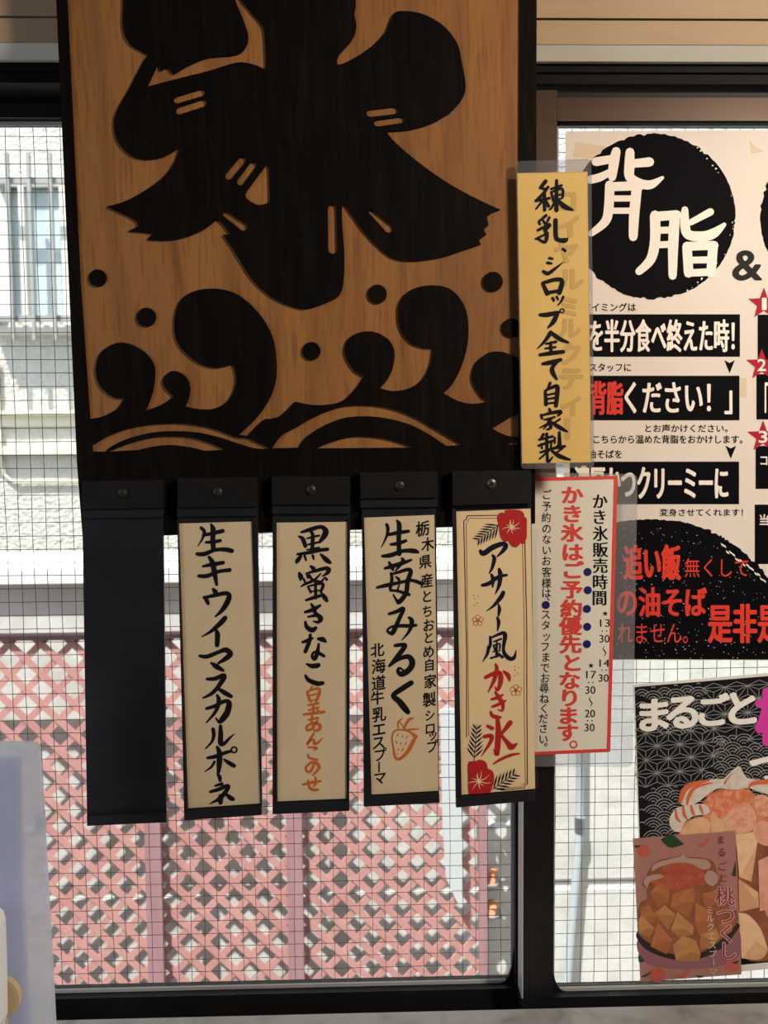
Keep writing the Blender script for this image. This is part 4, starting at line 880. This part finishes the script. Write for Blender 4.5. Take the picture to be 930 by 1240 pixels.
for st in ([(350,820,26),(375,750,36),(430,710,30),(540,685,12)], [(395,840,16),(405,790,26),(450,730,22),(560,700,8)], [(645,700,18),(655,680,10),(690,640,6)], [(800,740,10),(830,705,26),(950,690,34),(1060,700,20)], [(320,880,14),(325,930,20),(350,960,10)], [(370,860,14),(375,910,22),(395,940,10)], [(420,850,12),(430,890,22),(445,920,8)], [(480,845,10),(485,870,18),(500,905,8)], [(520,790,12),(590,760,10),(640,755,8)]):
    mb.stroke([(k7[0] + x / 5.47, k7[1] + y / 5.47, q / 5.47) for x, y, q in st], PP, D + .0010)
mb.build('sauce_picture', m_or, dp)
tag(dp, 'black patterned poster of a peach dessert topped with cream, low on the right pane', 'poster')
# small translucent card stuck over it
SP = YP(yr + .0095)
sc_ = empty('dessert_card', SP.at(835, 1185))
MB().prism([(766.4, 1015.5), (890, 1006.4), (898, 1180), (775.5, 1189)], SP, 0, .0004).build('paper', mat('pink card', (.50, .24, .215, 1), .4, .3, transl=.25, alpha=.90), sc_)
m_d1 = mat('card fruit brown', (.22, .075, .032, 1), .4, .3, noise=((80, 80, 80), (.30, .10, .045, 1), .4, .7))
m_d2 = mat('card fruit orange', (.42, .15, .06, 1), .4, .3, noise=((80, 80, 80), (.34, .115, .045, 1), .4, .7))
m_d3 = mat('card fruit tan', (.48, .23, .085, 1), .4, .3, noise=((80, 80, 80), (.40, .18, .065, 1), .4, .7))
m_d1b = mat('card fruit amber', (.33, .115, .042, 1), .4, .3); m_d3b = mat('card fruit ochre', (.36, .155, .055, 1), .4, .3)
m_d4 = mat('card cream', (.40, .25, .21, 1), .4, .3)
m_d5 = mat('card red', (.36, .06, .035, 1), .4, .3, noise=((120, 120, 120), (.42, .11, .06, 1), .4, .7))
m_gr = mat('card leaf green', (.018, .055, .022, 1), .4, .3)
m_bo = mat('card bowl black', (.012, .008, .010, 1), .35, .4)
m_pu = mat('card mauve', (.26, .105, .13, 1), .4, .3)
pic('bowl_shadow_picture', m_pu, sc_, [[(65,760),(140,800),(400,860),(640,800),(735,690),(740,860),(600,930),(350,950),(150,920),(75,850)]], k8, SP, I1)
pic('bowl_picture', m_bo, sc_, [[(65,700),(75,770),(150,835),(300,885),(480,880),(640,800),(705,720),(725,640),(400,600),(200,600)]], k8, SP, I2)
pic('fruit_shadow_picture', m_d1, sc_, [[(130,350),(150,290),(240,220),(540,220),(600,350),(640,430),(720,560),(720,650),(600,770),(480,840),(300,850),(150,780),(68,700),(80,520),(130,480)]], k8, SP, I3)
pic('orange_fruit_picture', m_d2, sc_, [[(150,440,1),(210,370),(280,400,1),(270,500),(200,540,1)], [(285,540,1),(300,450,1),(440,405,1),(445,500),(400,605,1)], [(450,510,1),(545,560,1),(580,680,1),(470,720,1),(445,640,1)], [(490,450,1),(580,430,1),(600,520),(510,540,1)], [(150,800,1),(200,640,1),(300,760,1),(260,850,1)], [(85,550,1),(140,520,1),(190,600),(170,650,1),(95,620,1)], [(600,660,1),(700,600),(690,700,1),(610,750,1)]], k8, SP, I3 + .0002, False, m_d1b)
pic('tan_fruit_picture', m_d3, sc_, [[(300,790,1),(370,725,1),(450,760,1),(485,850,1),(470,900,1),(320,895,1)], [(285,690,1),(330,570,1),(440,670,1),(430,720,1),(340,740,1)], [(178,580,1),(245,525,1),(320,590,1),(270,690,1)], [(68,640,1),(90,590,1),(180,680,1),(150,735,1),(75,715,1)], [(480,720,1),(590,680,1),(610,740,1),(560,800,1),(480,820,1)]], k8, SP, I3 + .0003, False, m_d3b)
pic('jelly_picture', m_d5, sc_, [[(230,290),(280,240),(420,240),(500,290),(510,390),(440,400),(330,430),(260,390)], [(150,330),(190,320),(260,350),(180,400)]], k8, SP, I3 + .0004)
pic('cream_picture', m_d4, sc_, [[(160,300),(180,250),(300,215,1),(345,205),(372,170),(390,210),(520,225),(550,270),(500,290),(420,250),(330,245),(230,265)], [(105,380),(125,340),(200,320),(240,340),(150,370),(130,410)], [(510,360),(530,300),(580,310),(600,360),(560,400)]], k8, SP, I3 + .0005)
pic('leaf_picture', m_gr, sc_, [[(220,90,1),(290,58),(375,122,1),(280,145)], [(690,330,1),(715,230,1),(720,335,1)], [(70,850,1),(110,890),(95,905),(72,900,1)], [(85,1000,1),(160,965),(120,1000)], [(690,905,1),(745,890,1),(720,915)], [(450,990,1),(510,995,1),(480,1008)], [(45,130,1),(90,130),(60,145)]], k8, SP, I2)
mb = MB()
for x, y, r_, a in ((105, 165, 42, 1), (195, 985, 52, 1), (690, 930, 48, .8)): mb.disc(k8[0] + x / 5.47, k8[1] + y / 5.47, r_ / 5.47, SP, I1 + .0001, 20, r_ / 5.47 * a)
for st in ([(470,130,14),(500,125,22),(535,85,16)], [(330,1000,14),(370,995,26),(405,950,18)]): mb.stroke([(k8[0] + x / 5.47, k8[1] + y / 5.47, q / 5.47) for x, y, q in st], SP, I2)
mb.build('peach_picture', mat('card peach red', (.46, .10, .07, 1), .4, .3), sc_)
mb = MB(); mw = MB()
for ch, x, y, q in (('ま', 873, 1017, 11.5), ('る', 874, 1032, 11.5), ('ご', 875, 1049, 11.5), ('と', 876, 1063, 11.5)): char(mb, ch, x, y, q, q, SP, I3 + .0008, .0, .01)
for ch, x, y in (('桃', 878, 1085), ('づ', 879, 1108), ('く', 880, 1130), ('し', 881.6, 1151)):
    char(mw, ch, x, y, 24, 24, SP, I3 + .0006, .055, .02); char(mb, ch, x, y, 24, 24, SP, I3 + .0008, .005, .015)
for ch, x, y in zip('ミルクエスプーマ', (859.6, 860, 860.5, 862, 862.7, 863, 864, 864), (1102, 1111.5, 1122.5, 1133.5, 1144.4, 1155, 1165.5, 1177)): char(mw, ch, x, y, 10.5, 10.5, SP, I3 + .0008, .0, .006, 0, ch == 'ー')
tag(mb.build('crimson_lettering', mat('card crimson', (.28, .025, .06, 1), .4, .3), sc_), 'dark crimson lettering'); tag(mw.build('white_lettering', mat('card white', (.62, .46, .42, 1), .4, .3), sc_), 'pale lettering')
tag(sc_, 'small pink dessert card stuck over the lower left corner of the black poster', 'card')

# ================================================================== FOREGROUND LEFT
FP = YP(-.115)
zf = ZC - .10
fb = FP.at(69, 1240); ft = FP.at(50, 898)
fo = MB()
prof = [(-40, 897), (38, 897), (46, 898.5), (49.5, 903), (56, 1010), (63, 1130), (68.5, 1240), (70.5, 1290), (-40, 1290)]
pts = [FP.at(x, y) for x, y in prof]
for p in pts[-2:]: p.z = zf
n_ = len(pts); fo_e = empty('plastic_folder', (pts[4].x - .03, -.115, zf))
mb = MB(); mb.raw([p - Vector((0, .006, 0)) for p in pts] + pts, [tuple(range(n_)), tuple(range(2 * n_ - 1, n_ - 1, -1))] + [(i, (i + 1) % n_, n_ + (i + 1) % n_, n_ + i) for i in range(n_)])
mb.build('folder_cover', M_folder, fo_e)
mb = MB(); mb.prism([(-38, 912), (25, 914), (30, 1100), (40, 1288), (-38, 1288)], YP(-.1135), -.0004, .0004); tag(mb.build('inner_sheet', mat('blue tinted sheet', (.42, .50, .78, 1), .5, .3, transl=.6, alpha=.55), fo_e), 'blue tinted inner sheet')
mb = MB(); mb.prism([(42, 985), (54.4, 980), (56, 1005), (42, 1005)], FP, .0003, .0009); tag(mb.build('index_tab', M_folder, fo_e), 'clear index tab')
tag(fo_e, 'frosted translucent plastic folder standing on the ledge at the left', 'folder')
CP = YP(-.135)
ca = [CP.at(x, y) for x, y in ((-45, 1098), (-2, 1098), (4, 1102), (7, 1112), (8.5, 1160), (9.5, 1225), (6, 1240), (3, 1290), (-45, 1290))]
for p in ca[-2:]: p.z = zf
ce = empty('white_container', (ca[4].x - .02, -.15, zf)); n_ = len(ca)
mb = MB(); mb.raw([p - Vector((0, .03, 0)) for p in ca] + ca, [tuple(range(n_)), tuple(range(2 * n_ - 1, n_ - 1, -1))] + [(i, (i + 1) % n_, n_ + (i + 1) % n_, n_ + i) for i in range(n_)])
mb.build('container_body', M_case, ce)
mb = MB(); mb.obox(CP.at(-40, 1128, .0306), CP.at(-9, 1124, .0306), .0012, .001, (0, 1, 0)); mb.build('lid_seam', M_seal, ce)
tag(ce, 'white plastic container with rounded edge at the lower left corner', 'container')
dc = YP(-.125).at(-2, 1208); rr = .0225
de = empty('round_lid', (dc.x, -.124, zf))
de.location.z = dc.z - rr
MB().tube([(dc.x, -.1275, dc.z), (dc.x, -.1215, dc.z)], [rr, rr], 40).build('lid_disc', M_beige, de)
MB().tube([(dc.x, -.1280, dc.z), (dc.x, -.1276, dc.z)], [rr * .9, rr * .9], 40).build('lid_face', M_beige, de)
st_ = MB().box(dc.x - .008, dc.x + .008, -.1275, -.1225, zf, dc.z - rr + .003); st_.build('lid_stand', M_beige, de)
tag(de, 'beige round lid between the white container and the frosted folder', 'lid')
